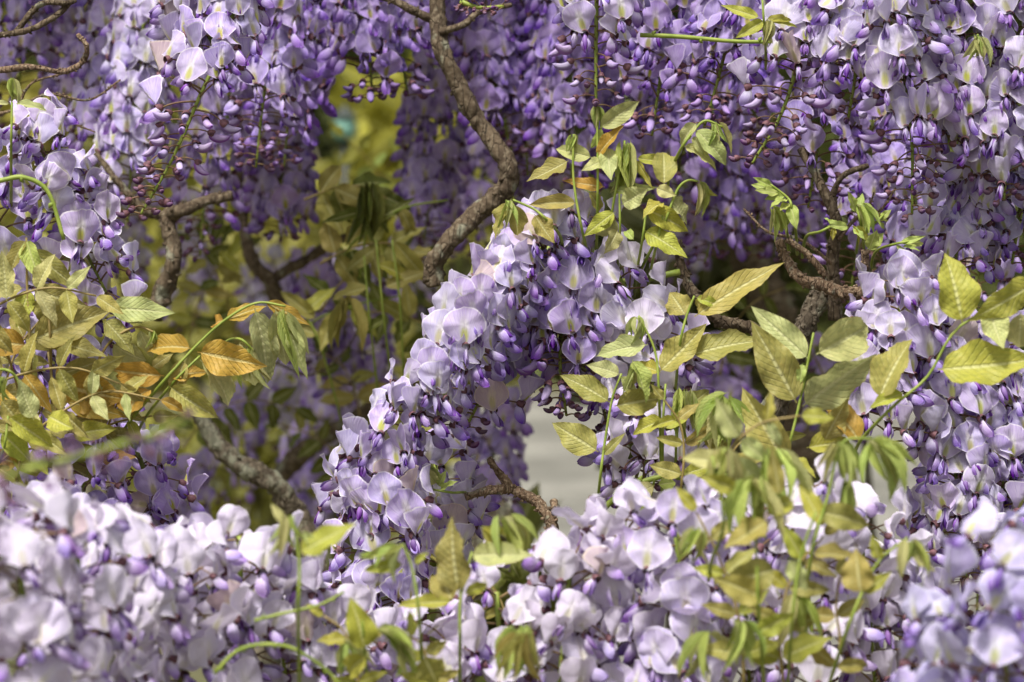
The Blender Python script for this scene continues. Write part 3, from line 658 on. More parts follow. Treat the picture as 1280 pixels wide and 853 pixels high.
raceme('violet cluster between the centre leaves and the cross stem at the top', [(830, -50), (835, 30), (825, 100), (815, 170)], 2.15, .8, 1.0, D_, step=0.0032)
raceme('shaded flower cluster behind the fork of the right branch', [(1090, 150), (1085, 230), (1075, 300), (1060, 380)], 2.22, .7, 1.0, D_, step=0.0031)
raceme('violet cluster hanging behind the bright sprouts on the right', [(1140, 230), (1150, 300), (1145, 350), (1130, 420)], 2.16, .75, 1.0, (.88, .84, .96), step=0.0029)
raceme('shaded cluster above the thick stump, right of centre', [(970, 130), (960, 200), (950, 260), (935, 320)], 2.5, .85, 1.0, DD, False, step=0.0033)
raceme('violet cluster drooping below the drooping sprig, right of centre', [(900, 160), (905, 220), (895, 280), (880, 330)], 2.45, .8, 1.0, DD, False, step=0.0033)
raceme('shaded violet cluster between the fork and the right mass', [(1120, 60), (1110, 160), (1115, 250), (1100, 340)], 2.35, .8, 1.0, DD, False, step=0.0033)
raceme('violet cluster in shadow behind the far right blossom', [(1220, 260), (1225, 320), (1215, 400)], 2.25, .7, 1.0, D_, False, step=0.0031)
# --- right, lower
raceme('large lavender cluster on the right beneath the horizontal yellow leaf', [(1150, 380), (1165, 470), (1190, 560), (1200, 650), (1210, 730)], 2.0, .9, 1.08, P_, step=0.0027)
raceme('lavender cluster at the right edge below the yellow leaf', [(1245, 400), (1250, 490), (1255, 580), (1245, 660)], 2.02, .9, 1.05, (1.03, 1.02, 1.02), step=0.0028)
raceme('white edged blossoms beside the vertical yellow leaf at right', [(1130, 350), (1120, 420), (1105, 480), (1110, 560)], 1.98, .97, 1.05, W, step=0.0032)
raceme('lavender cluster cut off by the right edge, low down', [(1295, 420), (1290, 520), (1285, 620), (1280, 700)], 2.04, .9, 1.0, P_, step=0.0032)
raceme('lower tail of the right hand blossom, shading to violet buds', [(1190, 600), (1180, 670), (1185, 740), (1190, 800)], 2.08, .6, 1.0, (.86, .8, .95), step=0.0029)
raceme('shaded violet cluster in the hollow at lower right', [(1230, 640), (1225, 700), (1220, 780)], 2.3, .7, 1.0, DD, False, step=0.0032)
# --- left
raceme('white flower cluster at the left edge with violet lower petals', [(45, 165), (70, 230), (100, 300), (135, 370)], [1.99, 1.99, 2.0, 2.0], .97, 1.0, (1.1, 1.1, 1.05), step=0.0029, wild=.35, tail=.03)
raceme('pale flower cluster cut by the left edge behind the young leaves', [(-20, 200), (0, 290), (20, 380), (30, 470)], 2.03, .95, 1.03, P_, step=0.0032, wild=.3)
raceme('blossom showing between the bronze leaves at left', [(100, 370), (110, 450), (130, 540), (150, 600)], 2.04, .9, 1.0, P_, step=0.0034)
raceme('violet blossom under the bronze leaves, at the left edge', [(30, 430), (45, 510), (50, 600), (60, 680)], 2.03, .85, 1.0, (.9, .86, .98), step=0.0033)
raceme('violet flower cluster low at left, just above the white foreground blossom', [(170, 560), (185, 610), (175, 670), (160, 730)], 2.0, .9, 1.0, (.86, .78, .96), step=0.0029, wild=.4)
raceme('loose violet cluster with brown flower cups beside the low left stems', [(110, 580), (100, 640), (90, 710)], 1.95, .9, 1.0, D_, step=0.0032, wild=.4)
raceme('loose hanging flower cluster at upper left whose stalk tapers to brown buds', [(305, -50), (285, 40), (250, 120), (215, 200), (176, 268)], [2.0, 1.99, 1.98, 1.98, 1.98], .5, 1.03, (1.02, 1.0, 1.02), step=0.0032, tail=.22)
raceme('pale blossom at the top edge over the loose hanging cluster', [(240, -70), (250, 0), (255, 70)], 2.02, .97, 1.05, P_, step=0.0032)
raceme('soft lavender cluster behind the loose hanging one, upper left', [(180, 20), (175, 110), (165, 190), (160, 280)], 2.35, .85, 1.03, P_, False, step=0.0033)
raceme('lavender cluster at upper left between the corner twigs and the loose cluster', [(130, -30), (140, 60), (130, 140), (120, 210)], 2.4, .8, 1.0, (.92, .88, .98), False, step=0.0033)
raceme('lavender cluster right of the loose hanging one, at the top', [(355, -50), (345, 40), (330, 120), (320, 210)], 2.25, .7, 1.05, (.9, .84, .96), False, step=0.0031)
raceme('violet cluster behind the thin upright branch at upper left', [(270, 90), (262, 170), (255, 250), (250, 320)], 2.45, .75, 1.0, D_, False, step=0.0032)
raceme('small violet cluster in the top left corner behind the twigs', [(30, -50), (35, 20), (25, 90), (20, 160)], 2.5, .8, 1.0, D_, False, step=0.0033)
raceme('blurred violet cluster beside the top left twigs', [(85, -40), (90, 40), (95, 110), (90, 170)], 2.6, .8, 1.0, D_, False, step=0.0033)
# --- shaded curtain, upper middle
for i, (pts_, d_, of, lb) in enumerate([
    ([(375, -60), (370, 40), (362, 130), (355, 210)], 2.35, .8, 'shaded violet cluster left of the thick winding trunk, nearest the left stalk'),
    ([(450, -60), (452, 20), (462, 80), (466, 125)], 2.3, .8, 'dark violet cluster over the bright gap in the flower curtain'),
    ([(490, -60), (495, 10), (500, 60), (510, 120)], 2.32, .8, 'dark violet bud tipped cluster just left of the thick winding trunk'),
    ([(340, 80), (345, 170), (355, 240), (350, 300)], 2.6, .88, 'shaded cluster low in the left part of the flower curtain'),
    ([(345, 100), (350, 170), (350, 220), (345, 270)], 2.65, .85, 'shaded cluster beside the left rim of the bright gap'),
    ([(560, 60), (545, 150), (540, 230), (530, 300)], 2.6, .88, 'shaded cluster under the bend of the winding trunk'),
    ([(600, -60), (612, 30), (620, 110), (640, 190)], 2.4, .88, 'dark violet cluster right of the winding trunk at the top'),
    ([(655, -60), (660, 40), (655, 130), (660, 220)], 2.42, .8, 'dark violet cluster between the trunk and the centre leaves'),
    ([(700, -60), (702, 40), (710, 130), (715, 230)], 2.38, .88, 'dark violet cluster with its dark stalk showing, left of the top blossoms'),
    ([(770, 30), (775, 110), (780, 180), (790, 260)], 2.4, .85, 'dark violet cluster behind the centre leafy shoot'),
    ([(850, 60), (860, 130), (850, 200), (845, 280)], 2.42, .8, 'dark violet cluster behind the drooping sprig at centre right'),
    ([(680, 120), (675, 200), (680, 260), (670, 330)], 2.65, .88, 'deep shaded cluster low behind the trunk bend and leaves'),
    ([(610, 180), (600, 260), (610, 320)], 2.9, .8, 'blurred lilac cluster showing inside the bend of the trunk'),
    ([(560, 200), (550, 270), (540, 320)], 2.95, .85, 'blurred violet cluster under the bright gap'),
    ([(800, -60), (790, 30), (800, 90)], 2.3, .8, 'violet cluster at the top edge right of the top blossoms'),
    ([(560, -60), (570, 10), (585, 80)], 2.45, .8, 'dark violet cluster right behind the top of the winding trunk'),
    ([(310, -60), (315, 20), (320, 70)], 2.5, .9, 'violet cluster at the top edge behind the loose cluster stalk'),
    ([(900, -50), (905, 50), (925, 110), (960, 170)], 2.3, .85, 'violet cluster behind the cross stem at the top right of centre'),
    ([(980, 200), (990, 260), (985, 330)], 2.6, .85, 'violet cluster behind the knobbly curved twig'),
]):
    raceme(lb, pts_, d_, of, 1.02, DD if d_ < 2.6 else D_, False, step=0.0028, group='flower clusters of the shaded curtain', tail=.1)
# --- far behind
for i, (pts_, d_, tc_, lb) in enumerate([
    ([(250, 250), (240, 330), (235, 410)], 3.3, W, 'bright blurred cluster right of the left gnarled branch'),
    ([(300, 500), (290, 560), (285, 630)], 3.2, D_, 'blurred violet cluster above the lichened limb at lower left'),
    ([(225, 580), (228, 630), (225, 690)], 3.0, D_, 'blurred violet cluster left of the lichened limb, low'),
    ([(420, 430), (410, 500), (400, 570)], 3.2, (.95, .9, 1), 'blurred pale cluster behind the smooth brown limb'),
    ([(465, 430), (460, 490), (455, 550)], 3.3, W, 'blurred whitish cluster left of the main flower cluster'),
    ([(370, 440), (360, 500), (345, 560)], 3.3, P_, 'blurred lilac cluster right of the drooping bronze leaves'),
    ([(440, 330), (435, 380), (430, 430)], 3.4, P_, 'blurred lilac cluster in the hollow left of the main one'),
    ([(530, 260), (520, 330), (510, 400)], 3.3, P_, 'blurred lilac cluster behind the hanging green stems'),
    ([(900, 180), (905, 250), (900, 320)], 3.2, P_, 'blurred pale cluster right of the centre leafy shoot'),
    ([(860, 220), (850, 300), (845, 360)], 3.3, W, 'blurred whitish cluster behind the dark twig'),
    ([(900, 440), (905, 500), (910, 570)], 3.0, D_, 'blurred violet cluster in the hollow behind the bronze leaves'),
    ([(1050, 440), (1040, 500), (1045, 570)], 2.7, D_, 'blurred violet cluster behind the large pale leaves'),
    ([(380, 560), (385, 630), (390, 690)], 3.1, D_, 'blurred violet cluster right of the lichened limb'),
    ([(600, 650), (595, 690), (600, 740)], 2.7, D_, 'blurred violet cluster low behind the pale knotty spur'),
    ([(340, 330), (330, 390), (335, 440)], 3.5, P_, 'blurred lilac cluster behind the low fork of the thin branch'),
    ([(150, 200), (145, 290), (150, 360)], 2.9, P_, 'blurred lilac cluster between the white left cluster and the gnarled branch'),
    ([(700, 200), (705, 270), (700, 330)], 3.1, P_, 'blurred lilac cluster directly behind the top of the main cluster'),
]):
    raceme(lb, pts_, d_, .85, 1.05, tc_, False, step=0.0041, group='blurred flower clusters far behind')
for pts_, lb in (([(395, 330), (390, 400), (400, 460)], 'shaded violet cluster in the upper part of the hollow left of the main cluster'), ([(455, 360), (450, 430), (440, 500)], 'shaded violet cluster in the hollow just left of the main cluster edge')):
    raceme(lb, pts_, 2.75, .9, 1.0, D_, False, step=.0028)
# --- foreground, blurred
for i, (pts_, d_, tc_, sz, lb) in enumerate([
    ([(20, 660), (30, 760), (40, 860), (40, 960)], 1.51, WW, 1.05, 'nearest white blossom mass filling the bottom left corner'),
    ([(95, 670), (100, 760), (95, 860), (90, 950)], 1.58, WW, 1.05, 'white blossom second from the bottom left corner'),
    ([(160, 690), (165, 770), (160, 860), (150, 950)], 1.66, WW, 1.05, 'white and lilac blossom left of the looping green stem'),
    ([(235, 700), (230, 780), (225, 870), (230, 950)], 1.70, WW, 1.05, 'white blossom in the middle of the lower left mass'),
    ([(300, 670), (300, 750), (290, 840), (290, 930)], 1.73, WW, 1.05, 'white blossom with tall petals on the right shoulder of the lower left mass'),
    ([(345, 720), (350, 790), (360, 870)], 1.75, WW, 1.0, 'white blossom beneath the thin green stem at lower left'),
    ([(60, 640), (120, 700), (200, 730), (280, 760)], 1.77, W, 1.0, 'long pale blossom lying along the top of the lower left mass'),
    ([(420, 770), (410, 830), (400, 910)], 1.77, WW, 1.0, 'white blossom behind the looping green stem, bottom left of centre'),
    ([(480, 800), (485, 860), (490, 930)], 1.81, W, 1.0, 'pale blossom at the bottom edge under the low leaves'),
    ([(560, 800), (570, 860), (580, 930)], 1.75, WW, 1.0, 'pale blossom at the bottom edge around the thin upright stalk'),
    ([(620, 740), (625, 800), (630, 880)], 1.76, WW, 1.03, 'pale blossom rising behind the thin upright stalk'),
    ([(712, 705), (708, 770), (700, 840), (690, 920)], 1.73, WW, 1.05, 'pale blossom with yellow centres at lower centre'),
    ([(780, 650), (775, 730), (770, 820), (760, 910)], 1.75, WW, 1.05, 'white and violet blossom beneath the arching green stem'),
    ([(845, 660), (850, 740), (845, 830), (840, 920)], 1.73, W, 1.05, 'pale blossom left of the tangled foreground leaves'),
    ([(920, 640), (930, 730), (935, 820), (940, 910)], 1.78, WW, 1.03, 'pale blossom behind the tangled foreground leaves'),
    ([(1000, 620), (1005, 700), (1015, 790), (1020, 880)], 1.76, WW, 1.03, 'pale blossom behind the dark green foreground leaf at lower right'),
    ([(1075, 640), (1080, 720), (1090, 800), (1095, 890)], 1.80, WW, 1.05, 'white blossom with bright hooded petals at lower right'),
    ([(1120, 700), (1125, 780), (1130, 870)], 1.83, W, 1.0, 'pale blossom beside the dark hollow at lower right'),
    ([(1250, 700), (1255, 790), (1260, 880)], 1.50, B_, 1.05, 'bluish lilac blossom nearest the camera in the bottom right corner'),
    ([(1195, 790), (1190, 860), (1190, 940)], 1.54, B_, 1.05, 'bluish lilac blossom at the bottom edge left of the corner one'),
    ([(1300, 680), (1310, 780), (1310, 870)], 1.58, B_, 1.0, 'bluish lilac blossom cut by the lower right edge'),
]):
    raceme(lb, pts_, d_, .96, sz, tc_, True, step=0.0031, wild=.34, group='pale flower clusters in the foreground', tail=.02, bias=.75)
# immature buds on the near stem
raceme('blurred immature bud cluster close to the camera at left', [(-60, 618), (40, 585), (130, 562), (225, 528)], 1.22, 0, .62, (1.0, .86, .9), True, step=.0034, tail=.55, wild=.6)
raceme('tiny pale unopened bud cluster at the top edge right of the trunk', [(575, 2), (600, 10), (630, 8)], 2.0, 0, .6, (1.2, 1.2, 1.0), True, step=.0016, tail=.99, wild=.7)

# ================================================================ LEAFY SHOOTS
shoot('tall bronze and silvery leafy shoot standing above the main flower cluster', 1.97, (748, 335),
  [[(745, 335), (747, 250), (747, 190), (746, 131)], [(740, 335), (728, 290), (717, 225), (717, 168)], [(758, 330), (766, 260), (781, 176)], [(772, 330), (775, 290), (774, 240)]],
  [(750, 160, 801, 124, .34, 's'), (746, 196, 778, 153, .3, 'o'), (740, 197, 689, 184, .34, 's'), (711, 201, 660, 231, .38, 'b'), (759, 199, 728, 211, .35, 's'), (795, 198, 844, 205, .22, 'y'),
   (795, 199, 819, 238, .18, 'y'), (756, 234, 704, 227, .26, 'o'), (769, 239, 820, 236, .22, 's'), (777, 256, 814, 236, .5, 's'), (721, 254, 661, 251, .3, 'b'), (769, 265, 729, 294, .35, 'y'),
   (766, 270, 748, 308, .5, 's'), (772, 288, 760, 315, .5, 's'), (759, 184, 764, 228, .42, 's'), (752, 160, 740, 190, .3, 'g'), (735, 240, 760, 268, .35, 'b')],
  [(781, 176, 781, 236, 's', 9, .16), (746, 131, 747, 160, 'g', 6, .25), (717, 168, 719, 190, 'g', 6, .3)])
shoot('broad olive leaves of the shoot right of the tall bronze one', 1.96, (812, 340),
  [[(795, 345), (803, 300), (808, 262)], [(812, 345), (822, 300), (830, 262)], [(800, 340), (830, 280), (846, 239), (859, 226), (873, 227)]],
  [(830, 232, 831, 174, .46, 'b'), (808, 262, 863, 285, .40, 'y'), (805, 288, 859, 318, .38, 'y'), (838, 248, 866, 278, .55, 's'), (873, 236, 899, 245, .2, 'y'), (828, 254, 805, 262, .5, 'y'), (820, 235, 846, 246, .5, 's'), (792, 300, 778, 282, .4, 'g')],
  [(873, 227, 876, 266, 's', 6, .2)])
shoot('silver green drooping sprig leaning right beside the tall shoot', 1.95, (843, 205),
  [[(838, 215), (852, 185), (867, 164), (882, 151), (903, 159)]],
  [(868, 162, 917, 202, .34, 's'), (854, 182, 902, 208, .36, 's'), (871, 154, 844, 181, .42, 's'), (866, 170, 880, 195, .3, 's')], [(893, 153, 900, 190, 'g', 7, .25)])
shoot('folded young leaves hanging over the white crown of the main cluster', 1.93, (668, 270),
  [[(700, 295), (684, 276), (668, 262), (641, 250)]],
  [(632, 252, 624, 300, .42, 'b'), (642, 254, 650, 303, .42, 'b'), (668, 268, 690, 306, .5, 'b')], [(634, 250, 634, 285, 'g', 5, .25)])
shoot('shoot with the large bronze leaves that point right of the main cluster', 1.93, (855, 440),
  [[(845, 480), (850, 430), (858, 396), (868, 370)], [(826, 570), (824, 500), (819, 440), (798, 395)]],
  [(868, 396, 977, 323, .24, 'b'), (857, 395, 836, 362, .6, 'b'), (864, 444, 956, 416, .36, 'b'), (824, 465, 886, 410, .38, 'b'), (810, 431, 737, 440, .34, 's'), (870, 372, 905, 382, .3, 'y'), (826, 466, 790, 450, .4, 'y'), (850, 520, 890, 479, .35, 'b'), (868, 374, 880, 390, .3, 'y')],
  [(857, 485, 855, 545, 'g', 8, .14), (798, 395, 792, 428, 'g', 7, .3)])
shoot('slender stalk with paired bronze leaves crossing the grey paving gap', 1.92, (753, 570),
  [[(745, 650), (750, 600), (755, 560), (765, 500), (777, 467)], [(828, 590), (829, 526), (832, 480)], [(845, 560), (846, 520)]],
  [(748, 565, 688, 527, .4, 'b'), (753, 570, 781, 541, .24, 'b'), (775, 468, 735, 453, .42, 's'), (762, 503, 703, 463, .36, 'b'), (768, 508, 834, 494, .42, 'b'), (829, 526, 788, 537, .45, 'y'), (830, 536, 870, 512, .3, 'y'), (790, 450, 815, 500, .4, 'g'), (776, 470, 800, 500, .35, 's')],
  [(790, 455, 786, 490, 's', 4, .3)])
shoot('star of large pale blurred leaves right of centre', 1.84, (1000, 480),
  [[(978, 600), (986, 560), (1000, 501), (1017, 416)]],
  [(1011, 449, 939, 382, .3, 's'), (1020, 443, 1108, 398, .46, 's'), (1003, 508, 1092, 438, .4, 's'), (996, 504, 942, 403, .34, 'b'), (982, 580, 930, 488, .4, 'b'), (1075, 553, 1032, 488, .4, 'o'), (1030, 552, 1058, 495, .4, 'b'), (1008, 560, 1075, 548, .4, 'y'), (985, 575, 1020, 590, .4, 'y'), (1003, 455, 1000, 480, .4, 'g')],
  [(905, 492, 890, 565, 'g', 8, .35)])
shoot('right edge shoot with one upright and one level yellow leaf', 1.8, (1200, 410),
  [[(1078, 548), (1120, 505), (1160, 470), (1200, 408), (1285, 368)]],
  [(1203, 404, 1186, 314, .5, 'y'), (1172, 462, 1296, 458, .4, 'y'), (1098, 500, 1136, 414, .45, 'b'), (1300, 350, 1216, 402, .3, 'y'), (1236, 386, 1252, 440, .5, 's'), (1276, 390, 1274, 448, .5, 's'), (1130, 492, 1085, 505, .3, 'y')])
shoot('bright green folded umbrella like leaf tufts before the right blossom', 1.62, (1040, 640),
  [[(1000, 800), (1015, 690), (1035, 620), (1052, 555), (1090, 548)]],
  [(1023, 640, 1092, 653, .42, 'b'), (1015, 693, 1074, 692, .38, 'b'), (1030, 660, 1000, 600, .3, 'y')],
  [(1052, 552, 1045, 605, 'g', 8, .3), (1088, 552, 1125, 608, 'g', 8, .28)])
shoot('tangled blurred olive leaves in the foreground right of centre', 1.58, (950, 720),
  [[(985, 850), (990, 780), (1000, 700), (1020, 640)], [(955, 850), (948, 760), (945, 680), (938, 600)], [(890, 700), (905, 650), (890, 570)]],
  [(970, 712, 903, 730, .5, 'b'), (955, 748, 895, 722, .4, 'b'), (945, 792, 994, 765, .4, 'y'), (960, 650, 905, 690, .4, 'b'), (935, 600, 990, 640, .3, 'g'), (958, 645, 1000, 615, .4, 'y'), (920, 610, 880, 600, .4, 'y'), (985, 700, 1010, 740, .4, 's'), (975, 620, 965, 560, .3, 'b')],
  [(925, 772, 935, 835, 's', 7, .4), (942, 595, 948, 670, 'g', 8, .3), (875, 660, 868, 705, 'g', 6, .3), (905, 560, 900, 620, 's', 6, .35)])
shoot('blurred stalk with dark olive leaves low at right', 1.6, (1078, 742),
  [[(1035, 860), (1058, 790), (1078, 740), (1100, 700), (1135, 672)]],
  [(1076, 742, 1068, 688, .62, 'b'), (1078, 742, 1116, 716, .35, 'y'), (1100, 700, 1090, 670, .4, 'y'), (1140, 695, 1172, 715, .25, 's')],
  [(1138, 674, 1150, 715, 'g', 8, .4)])
shoot('blurred thin upright stalk with three bronze leaves at bottom centre', 1.66, (575, 745),
  [[(575, 870), (575, 800), (576, 745), (590, 690)]],
  [(574, 742, 556, 650, .42, 'b'), (566, 752, 540, 700, .55, 'b'), (566, 752, 491, 754, .22, 'y'), (580, 743, 615, 726, .3, 'y'), (588, 694, 664, 692, .32, 's')],
  [(632, 645, 662, 698, 'g', 8, .25), (600, 660, 640, 690, 'y', 4, .2)])
shoot('blurred leafy tufts on brown stalks at the bottom, left of centre', 1.6, (505, 690),
  [[(528, 850), (524, 770), (515, 710), (503, 680)], [(460, 860), (455, 800), (452, 760)]],
  [(505, 706, 450, 711, .28, 'y'), (518, 705, 535, 690, .4, 'y'), (455, 812, 447, 752, .55, 'y'), (458, 820, 420, 850, .5, 'y'), (530, 820, 548, 860, .6, 'b')],
  [(500, 680, 465, 705, 'g', 7, .35), (475, 785, 520, 815, 'g', 9, .4), (500, 800, 505, 850, 's', 5, .3), (655, 790, 645, 850, 'b', 6, .3)])
shoot('blurred drooping tuft on a thin stalk above the lower left blossom', 1.55, (372, 690),
  [[(374, 840), (373, 760), (374, 700), (365, 645)]],
  [(374, 692, 442, 652, .32, 'y'), (378, 662, 405, 700, .25, 's'), (362, 660, 335, 628, .25, 's')], [(360, 645, 362, 690, 'g', 8, .3)])
shoot('large bronze leaves on tall red stalks at the left edge', 1.92, (40, 480),
  [[(42, 560), (38, 440), (34, 360), (33, 297)], [(65, 500), (63, 430), (60, 380)], [(30, 520), (15, 460), (-10, 400)]],
  [(33, 300, 0, 345, .35, 'b'), (37, 312, 98, 362, .28, 'b'), (40, 362, 110, 386, .34, 'b'), (40, 425, 136, 388, .44, 'b'), (30, 360, -25, 374, .4, 'b'), (34, 432, -30, 425, .5, 'o'), (37, 362, 20, 408, .4, 'y'), (36, 302, 32, 345, .5, 'y'), (45, 440, 28, 490, .4, 'b'), (62, 426, 132, 442, .3, 'b'), (46, 372, 62, 408, .5, 'b'), (34, 300, 44, 350, .4, 'g')], [], MSB)
shoot('arching spray of orange bronze leaves ending in drooping pale ones, left', 1.92, (238, 440),
  [[(160, 530), (200, 482), (238, 440), (279, 402), (320, 379), (357, 383)], [(180, 525), (215, 480), (250, 445)], [(280, 430), (300, 424), (318, 440)]],
  [(240, 436, 168, 425, .36, 'o'), (247, 440, 336, 458, .40, 'o'), (205, 470, 122, 463, .30, 'o'), (211, 472, 264, 460, .35, 'o'), (250, 450, 309, 507, .36, 's'), (280, 401, 256, 402, .5, 'o'), (282, 401, 334, 377, .32, 'o'), (318, 385, 347, 487, .28, 's'), (344, 385, 362, 472, .3, 's'), (352, 388, 386, 474, .2, 's'), (330, 378, 392, 405, .24, 'o'), (303, 430, 322, 497, .3, 's'), (212, 483, 268, 526, .45, 'b'), (230, 450, 215, 500, .4, 'b'), (300, 428, 295, 470, .3, 's')], [(350, 386, 362, 460, 's', 3, .15), (312, 430, 316, 480, 'g', 4, .2)])
shoot('broad bronze leaves on a curved stalk in the middle of the left leaf group', 1.93, (119, 460),
  [[(100, 540), (108, 500), (119, 460), (139, 426), (170, 409), (194, 416)], [(56, 560), (70, 520), (60, 440)]],
  [(119, 464, 168, 502, .42, 's'), (140, 430, 184, 458, .42, 's'), (78, 482, 152, 502, .55, 'o'), (75, 468, 130, 452, .4, 'b'), (160, 520, 174, 470, .65, 'o'), (83, 502, 158, 520, .32, 'o'), (135, 385, 217, 390, .32, 's'), (130, 400, 170, 440, .4, 'b'), (175, 412, 190, 450, .35, 's'), (100, 440, 70, 410, .4, 'b'), (135, 384, 185, 406, .25, 's'), (60, 540, 110, 520, .5, 'b'), (90, 545, 140, 530, .4, 'y')], [(190, 412, 196, 432, 'g', 5, .4)], MSB)
shoot('yellow green leaves low at the left edge', 1.86, (10, 540),
  [[(-20, 470), (5, 462), (22, 475), (30, 510)], [(-10, 600), (5, 560), (10, 520)]],
  [(10, 520, 70, 562, .4, 'y'), (42, 525, 22, 474, .4, 's'), (0, 500, 40, 545, .4, 'b'), (60, 520, 95, 540, .5, 'y'), (0, 540, 45, 580, .4, 'y')], [(5, 470, 0, 500, 's', 4, .3)])
shoot('small upright sprig with a folded tip in the top left', 1.95, (15, 220),
  [[(14, 235), (14, 180), (15, 128)]], [(18, 130, 63, 131, .22, 's'), (12, 130, -20, 127, .22, 's')], [(15, 97, 16, 126, 'g', 6, .15)])
shoot('small three pointed leaf sprig on the cross stem near the top', 1.95, (957, 36),
  [[(957, 60), (955, 30), (953, 0)]], [(955, 26, 922, 46, .3, 'y'), (958, 24, 994, 22, .24, 'y'), (962, 26, 1003, 33, .18, 'y'), (950, 22, 902, 8, .22, 'y')], [(960, 24, 962, 54, 'g', 6, .2)])
shoot('bright green fern like sprout on the left end of the knobbly twig', 1.98, (985, 300),
  [[(995, 292), (990, 262), (985, 248), (962, 230)], [(985, 300), (983, 280)]],
  [(966, 234, 940, 222, .3, 'g'), (970, 238, 938, 230, .3, 'g'), (974, 242, 945, 236, .3, 'g'), (982, 246, 955, 246, .35, 'g'), (984, 250, 964, 252, .4, 'g'), (986, 254, 974, 266, .4, 'g'), (990, 262, 980, 284, .4, 'g'), (988, 256, 996, 282, .4, 'g')],
  [(966, 258, 974, 298, 'g', 5, .15)])
shoot('bright green unfolding sprouts at the middle of the knobbly twig', 1.97, (1080, 305),
  [[(1008, 296), (1025, 290), (1041, 283), (1060, 285)], [(1080, 310), (1076, 280), (1068, 250)], [(1095, 315), (1120, 305), (1150, 300)], [(1076, 290), (1095, 278), (1105, 268)]],
  [(1043, 284, 1030, 268, .3, 'g'), (1052, 284, 1034, 274, .3, 'g'), (1060, 284, 1038, 280, .3, 'g'), (1070, 265, 1062, 240, .3, 'g'), (1074, 262, 1078, 240, .3, 'g'), (1100, 274, 1114, 262, .4, 'g'), (1100, 276, 1112, 275, .4, 'g'), (1098, 278, 1108, 286, .4, 'g'), (1120, 306, 1136, 326, .3, 'g'), (1125, 304, 1158, 296, .22, 'g'), (1130, 305, 1160, 304, .22, 'g'), (1128, 308, 1150, 312, .22, 'g'), (1042, 284, 1040, 300, .4, 'y'), (1084, 312, 1104, 294, .5, 'g'), (1086, 312, 1096, 286, .5, 'g'), (1066, 285, 1082, 298, .4, 'g')],
  [(1073, 255, 1084, 292, 'g', 6, .2), (1068, 282, 1080, 308, 'y', 4, .2)])
shoot('small green budding tuft beside the pale knotty spur', 1.98, (575, 625),
  [[(585, 618), (565, 616), (540, 612)], [(540, 612), (534, 598), (530, 585)]],
  [(545, 605, 532, 588, .4, 's'), (548, 608, 556, 590, .3, 'g'), (550, 612, 570, 600, .3, 'g')], [(532, 582, 538, 606, 's', 6, .3)])
shoot('silvery curled leaf lying under the arching green stem', 1.94, (800, 610), [[(812, 630), (818, 600)]], [(818, 607, 786, 622, .5, 's'), (822, 606, 850, 602, .4, 'g')], [(812, 628, 800, 660, 'g', 6, .35)])
shoot('tiny silvery leaf bundle hanging in the upper right blossom', 1.93, (1222, 48), [[(1222, 60), (1222, 44)]], [], [(1222, 44, 1224, 78, 's', 8, .22)])
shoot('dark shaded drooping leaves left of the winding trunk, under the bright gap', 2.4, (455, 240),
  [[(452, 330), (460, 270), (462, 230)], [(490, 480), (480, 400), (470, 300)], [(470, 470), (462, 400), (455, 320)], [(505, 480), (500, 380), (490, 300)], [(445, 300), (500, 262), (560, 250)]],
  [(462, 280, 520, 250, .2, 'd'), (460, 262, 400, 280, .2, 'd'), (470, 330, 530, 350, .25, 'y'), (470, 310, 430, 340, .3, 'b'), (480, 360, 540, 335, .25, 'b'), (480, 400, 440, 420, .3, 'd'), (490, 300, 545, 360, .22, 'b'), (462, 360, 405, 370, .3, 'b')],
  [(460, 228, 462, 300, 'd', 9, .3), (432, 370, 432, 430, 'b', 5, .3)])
shoot('bronze shaded leaves low behind the main cluster, left side', 2.5, (400, 400),
  [[(420, 500), (400, 430), (380, 390)], [(395, 400), (450, 380), (500, 370)]],
  [(400, 420, 340, 400, .3, 'b'), (395, 400, 350, 360, .3, 'b'), (440, 384, 470, 420, .35, 'y'), (420, 390, 400, 440, .35, 'b'), (470, 376, 520, 400, .3, 'b'), (380, 392, 420, 355, .3, 'y'), (300, 340, 270, 310, .3, 'y')], [])

shoot('thick layer of golden leaves at the left edge, under the large bronze ones', 1.95, (60, 600), [], [], [],
  pins=[([(20, 600), (30, 560), (60, 500), (110, 470)], 4, 55, 'obb', .1), ([(60, 600), (90, 560), (140, 530), (190, 520)], 4, 50, 'oby', .1), ([(-30, 560), (0, 500), (20, 440), (50, 400)], 4, 60, 'bbs', .1), ([(-20, 600), (10, 570), (50, 560), (95, 565)], 4, 48, 'yyb', .1), ([(120, 600), (130, 550), (150, 500), (190, 460)], 4, 48, 'ob', .2)])
shoot('fan of slender bronze leaflets spreading right from the left edge', 1.9, (20, 520), [], [], [],
  pins=[([(-60, 420), (0, 380), (60, 360), (120, 370)], 4, 62, 'bbs', .3), ([(-40, 500), (20, 470), (90, 460), (150, 480)], 4, 58, 'bob', .2), ([(20, 560), (70, 520), (130, 490), (200, 500)], 4, 52, 'obs', .3)])
shoot('yellow green leaves filling the foreground at lower right of centre', 1.63, (930, 800), [], [], [(960, 560, 968, 640, 'g', 7, .35), (1000, 740, 1010, 800, 'g', 6, .35), (890, 790, 870, 850, 's', 7, .4), (1060, 600, 1066, 650, 'g', 5, .3)],
  pins=[([(930, 860), (925, 780), (900, 700), (870, 640)], 4, 55, 'yb', .0), ([(980, 860), (975, 790), (990, 720), (1030, 670)], 4, 60, 'byy', .0), ([(900, 600), (915, 560), (950, 530), (1000, 520)], 3, 60, 'ys', .3), ([(1035, 860), (1050, 810), (1045, 760), (1050, 720)], 2, 50, 'b', .1)])
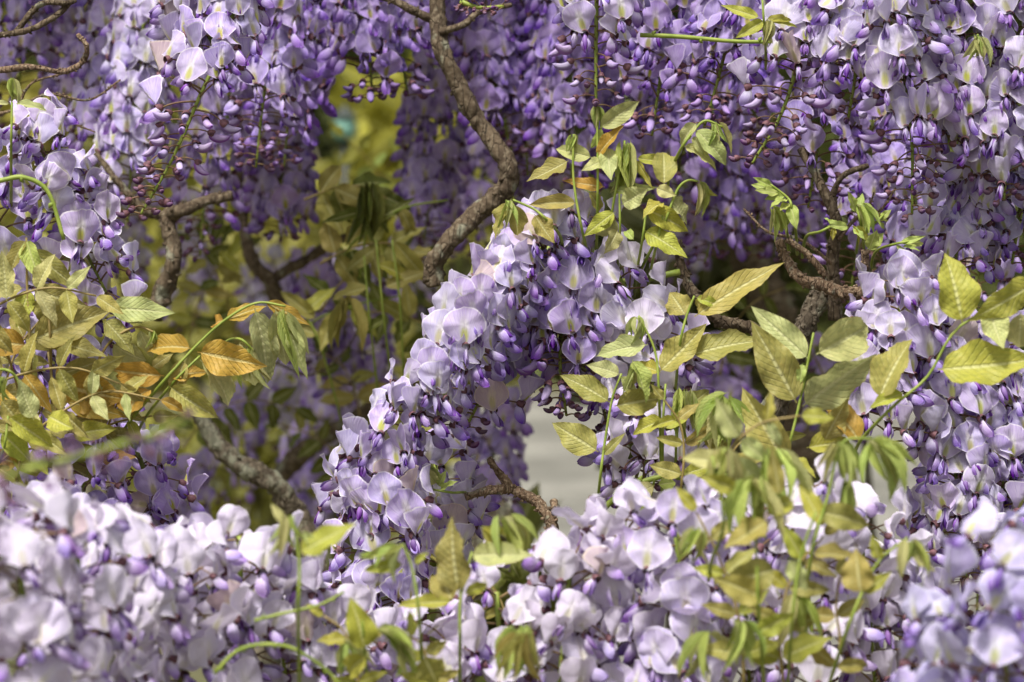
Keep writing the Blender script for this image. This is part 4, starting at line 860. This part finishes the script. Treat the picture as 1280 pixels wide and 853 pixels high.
shoot('olive leaves between the pale leaf star and the arching green stem', 1.88, (880, 600), [], [], [(905, 500, 880, 560, 'g', 8, .3)],
  pins=[([(900, 640), (905, 590), (930, 550), (975, 545)], 3, 50, 'by', .2), ([(850, 620), (855, 570), (850, 530), (830, 500)], 3, 45, 'yb', .1)])
shoot('leaf tufts along the bottom edge left of the thin upright stalk', 1.62, (470, 850), [], [], [(430, 800, 440, 850, 'g', 7, .4), (650, 780, 640, 850, 's', 7, .3), (478, 690, 450, 700, 'g', 5, .3)],
  pins=[([(450, 880), (445, 830), (430, 790), (405, 770)], 2, 42, 'y', .1), ([(540, 880), (535, 830), (520, 800), (480, 790)], 3, 40, 'yb', .2)])
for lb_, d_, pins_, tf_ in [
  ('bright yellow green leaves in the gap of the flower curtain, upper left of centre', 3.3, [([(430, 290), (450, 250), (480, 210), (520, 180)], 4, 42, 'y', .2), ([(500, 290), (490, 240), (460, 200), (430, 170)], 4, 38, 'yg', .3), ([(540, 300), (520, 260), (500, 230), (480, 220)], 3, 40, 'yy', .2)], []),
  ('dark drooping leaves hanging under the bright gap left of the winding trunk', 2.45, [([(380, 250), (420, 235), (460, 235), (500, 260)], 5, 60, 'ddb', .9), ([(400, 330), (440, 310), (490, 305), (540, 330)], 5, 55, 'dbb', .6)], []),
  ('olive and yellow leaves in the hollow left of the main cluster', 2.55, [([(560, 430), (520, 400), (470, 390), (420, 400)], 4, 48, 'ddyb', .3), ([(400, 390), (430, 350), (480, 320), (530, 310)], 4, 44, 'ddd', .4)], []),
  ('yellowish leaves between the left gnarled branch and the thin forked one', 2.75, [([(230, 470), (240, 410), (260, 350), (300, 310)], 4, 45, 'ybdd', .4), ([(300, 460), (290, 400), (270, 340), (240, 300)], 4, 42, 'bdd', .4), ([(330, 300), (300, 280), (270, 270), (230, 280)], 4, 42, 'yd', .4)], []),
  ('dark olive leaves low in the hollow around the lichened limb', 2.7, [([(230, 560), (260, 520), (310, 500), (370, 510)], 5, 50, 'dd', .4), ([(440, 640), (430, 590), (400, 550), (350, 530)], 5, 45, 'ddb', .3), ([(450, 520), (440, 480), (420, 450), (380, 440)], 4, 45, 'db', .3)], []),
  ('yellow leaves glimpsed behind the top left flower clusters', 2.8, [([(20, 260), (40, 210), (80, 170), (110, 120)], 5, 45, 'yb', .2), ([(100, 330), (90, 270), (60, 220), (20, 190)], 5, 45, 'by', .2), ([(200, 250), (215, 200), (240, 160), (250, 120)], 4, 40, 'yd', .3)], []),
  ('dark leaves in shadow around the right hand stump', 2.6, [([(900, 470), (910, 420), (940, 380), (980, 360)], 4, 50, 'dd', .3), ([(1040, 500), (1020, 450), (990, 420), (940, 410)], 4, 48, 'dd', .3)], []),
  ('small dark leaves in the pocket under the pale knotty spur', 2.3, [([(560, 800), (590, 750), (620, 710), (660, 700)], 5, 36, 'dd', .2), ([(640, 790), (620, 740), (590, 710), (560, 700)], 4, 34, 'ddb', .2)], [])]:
    shoot(lb_, d_, pins_[0][0][0], [], [], tf_, pins=pins_)

# ================================================================ CANOPY, unseen above the frame: leaves and limbs added to shade the racemes behind
cr = link('shade_canopy', None, None, Matrix.Translation((0, 3.2, 1.9))); tag(cr, 'dense wisteria canopy out of view overhead, added to shade the hanging flowers', 'canopy')
rnd = random.Random(11); pts = []
for k in range(6800):
    y = rnd.uniform(2.32, 3.8); x = rnd.uniform(-1.0, 1.0); z = 1.70 + .02 * (y - 2) + rnd.uniform(0, .30)
    p = Vector((x, y, z))
    if noise.noise(p * 4) > -.28: pts.append(p - Vector((0, 3.2, 1.9)))
cf = link('shade_foliage', foliage_mesh('shade_foliage', pts, .06, .11, ML, rnd), cr, None, (.26, .24, .05)); tag(cf, kind='stuff')
for k in range(6):
    x = -.9 + k * .36; P = spline([Vector((x, -1.0, .02)), Vector((x + .1, -.3, .08)), Vector((x - .05, .4, -.02)), Vector((x + .1, 1.1, .06))], 40)
    link('shade_limb', mesh('shade_limb', [(tube(P, [.018] * 40, 10, nz=.3), MBK)]), cr)
print('flowers', NFL[0], 'objects', len(bpy.data.objects))
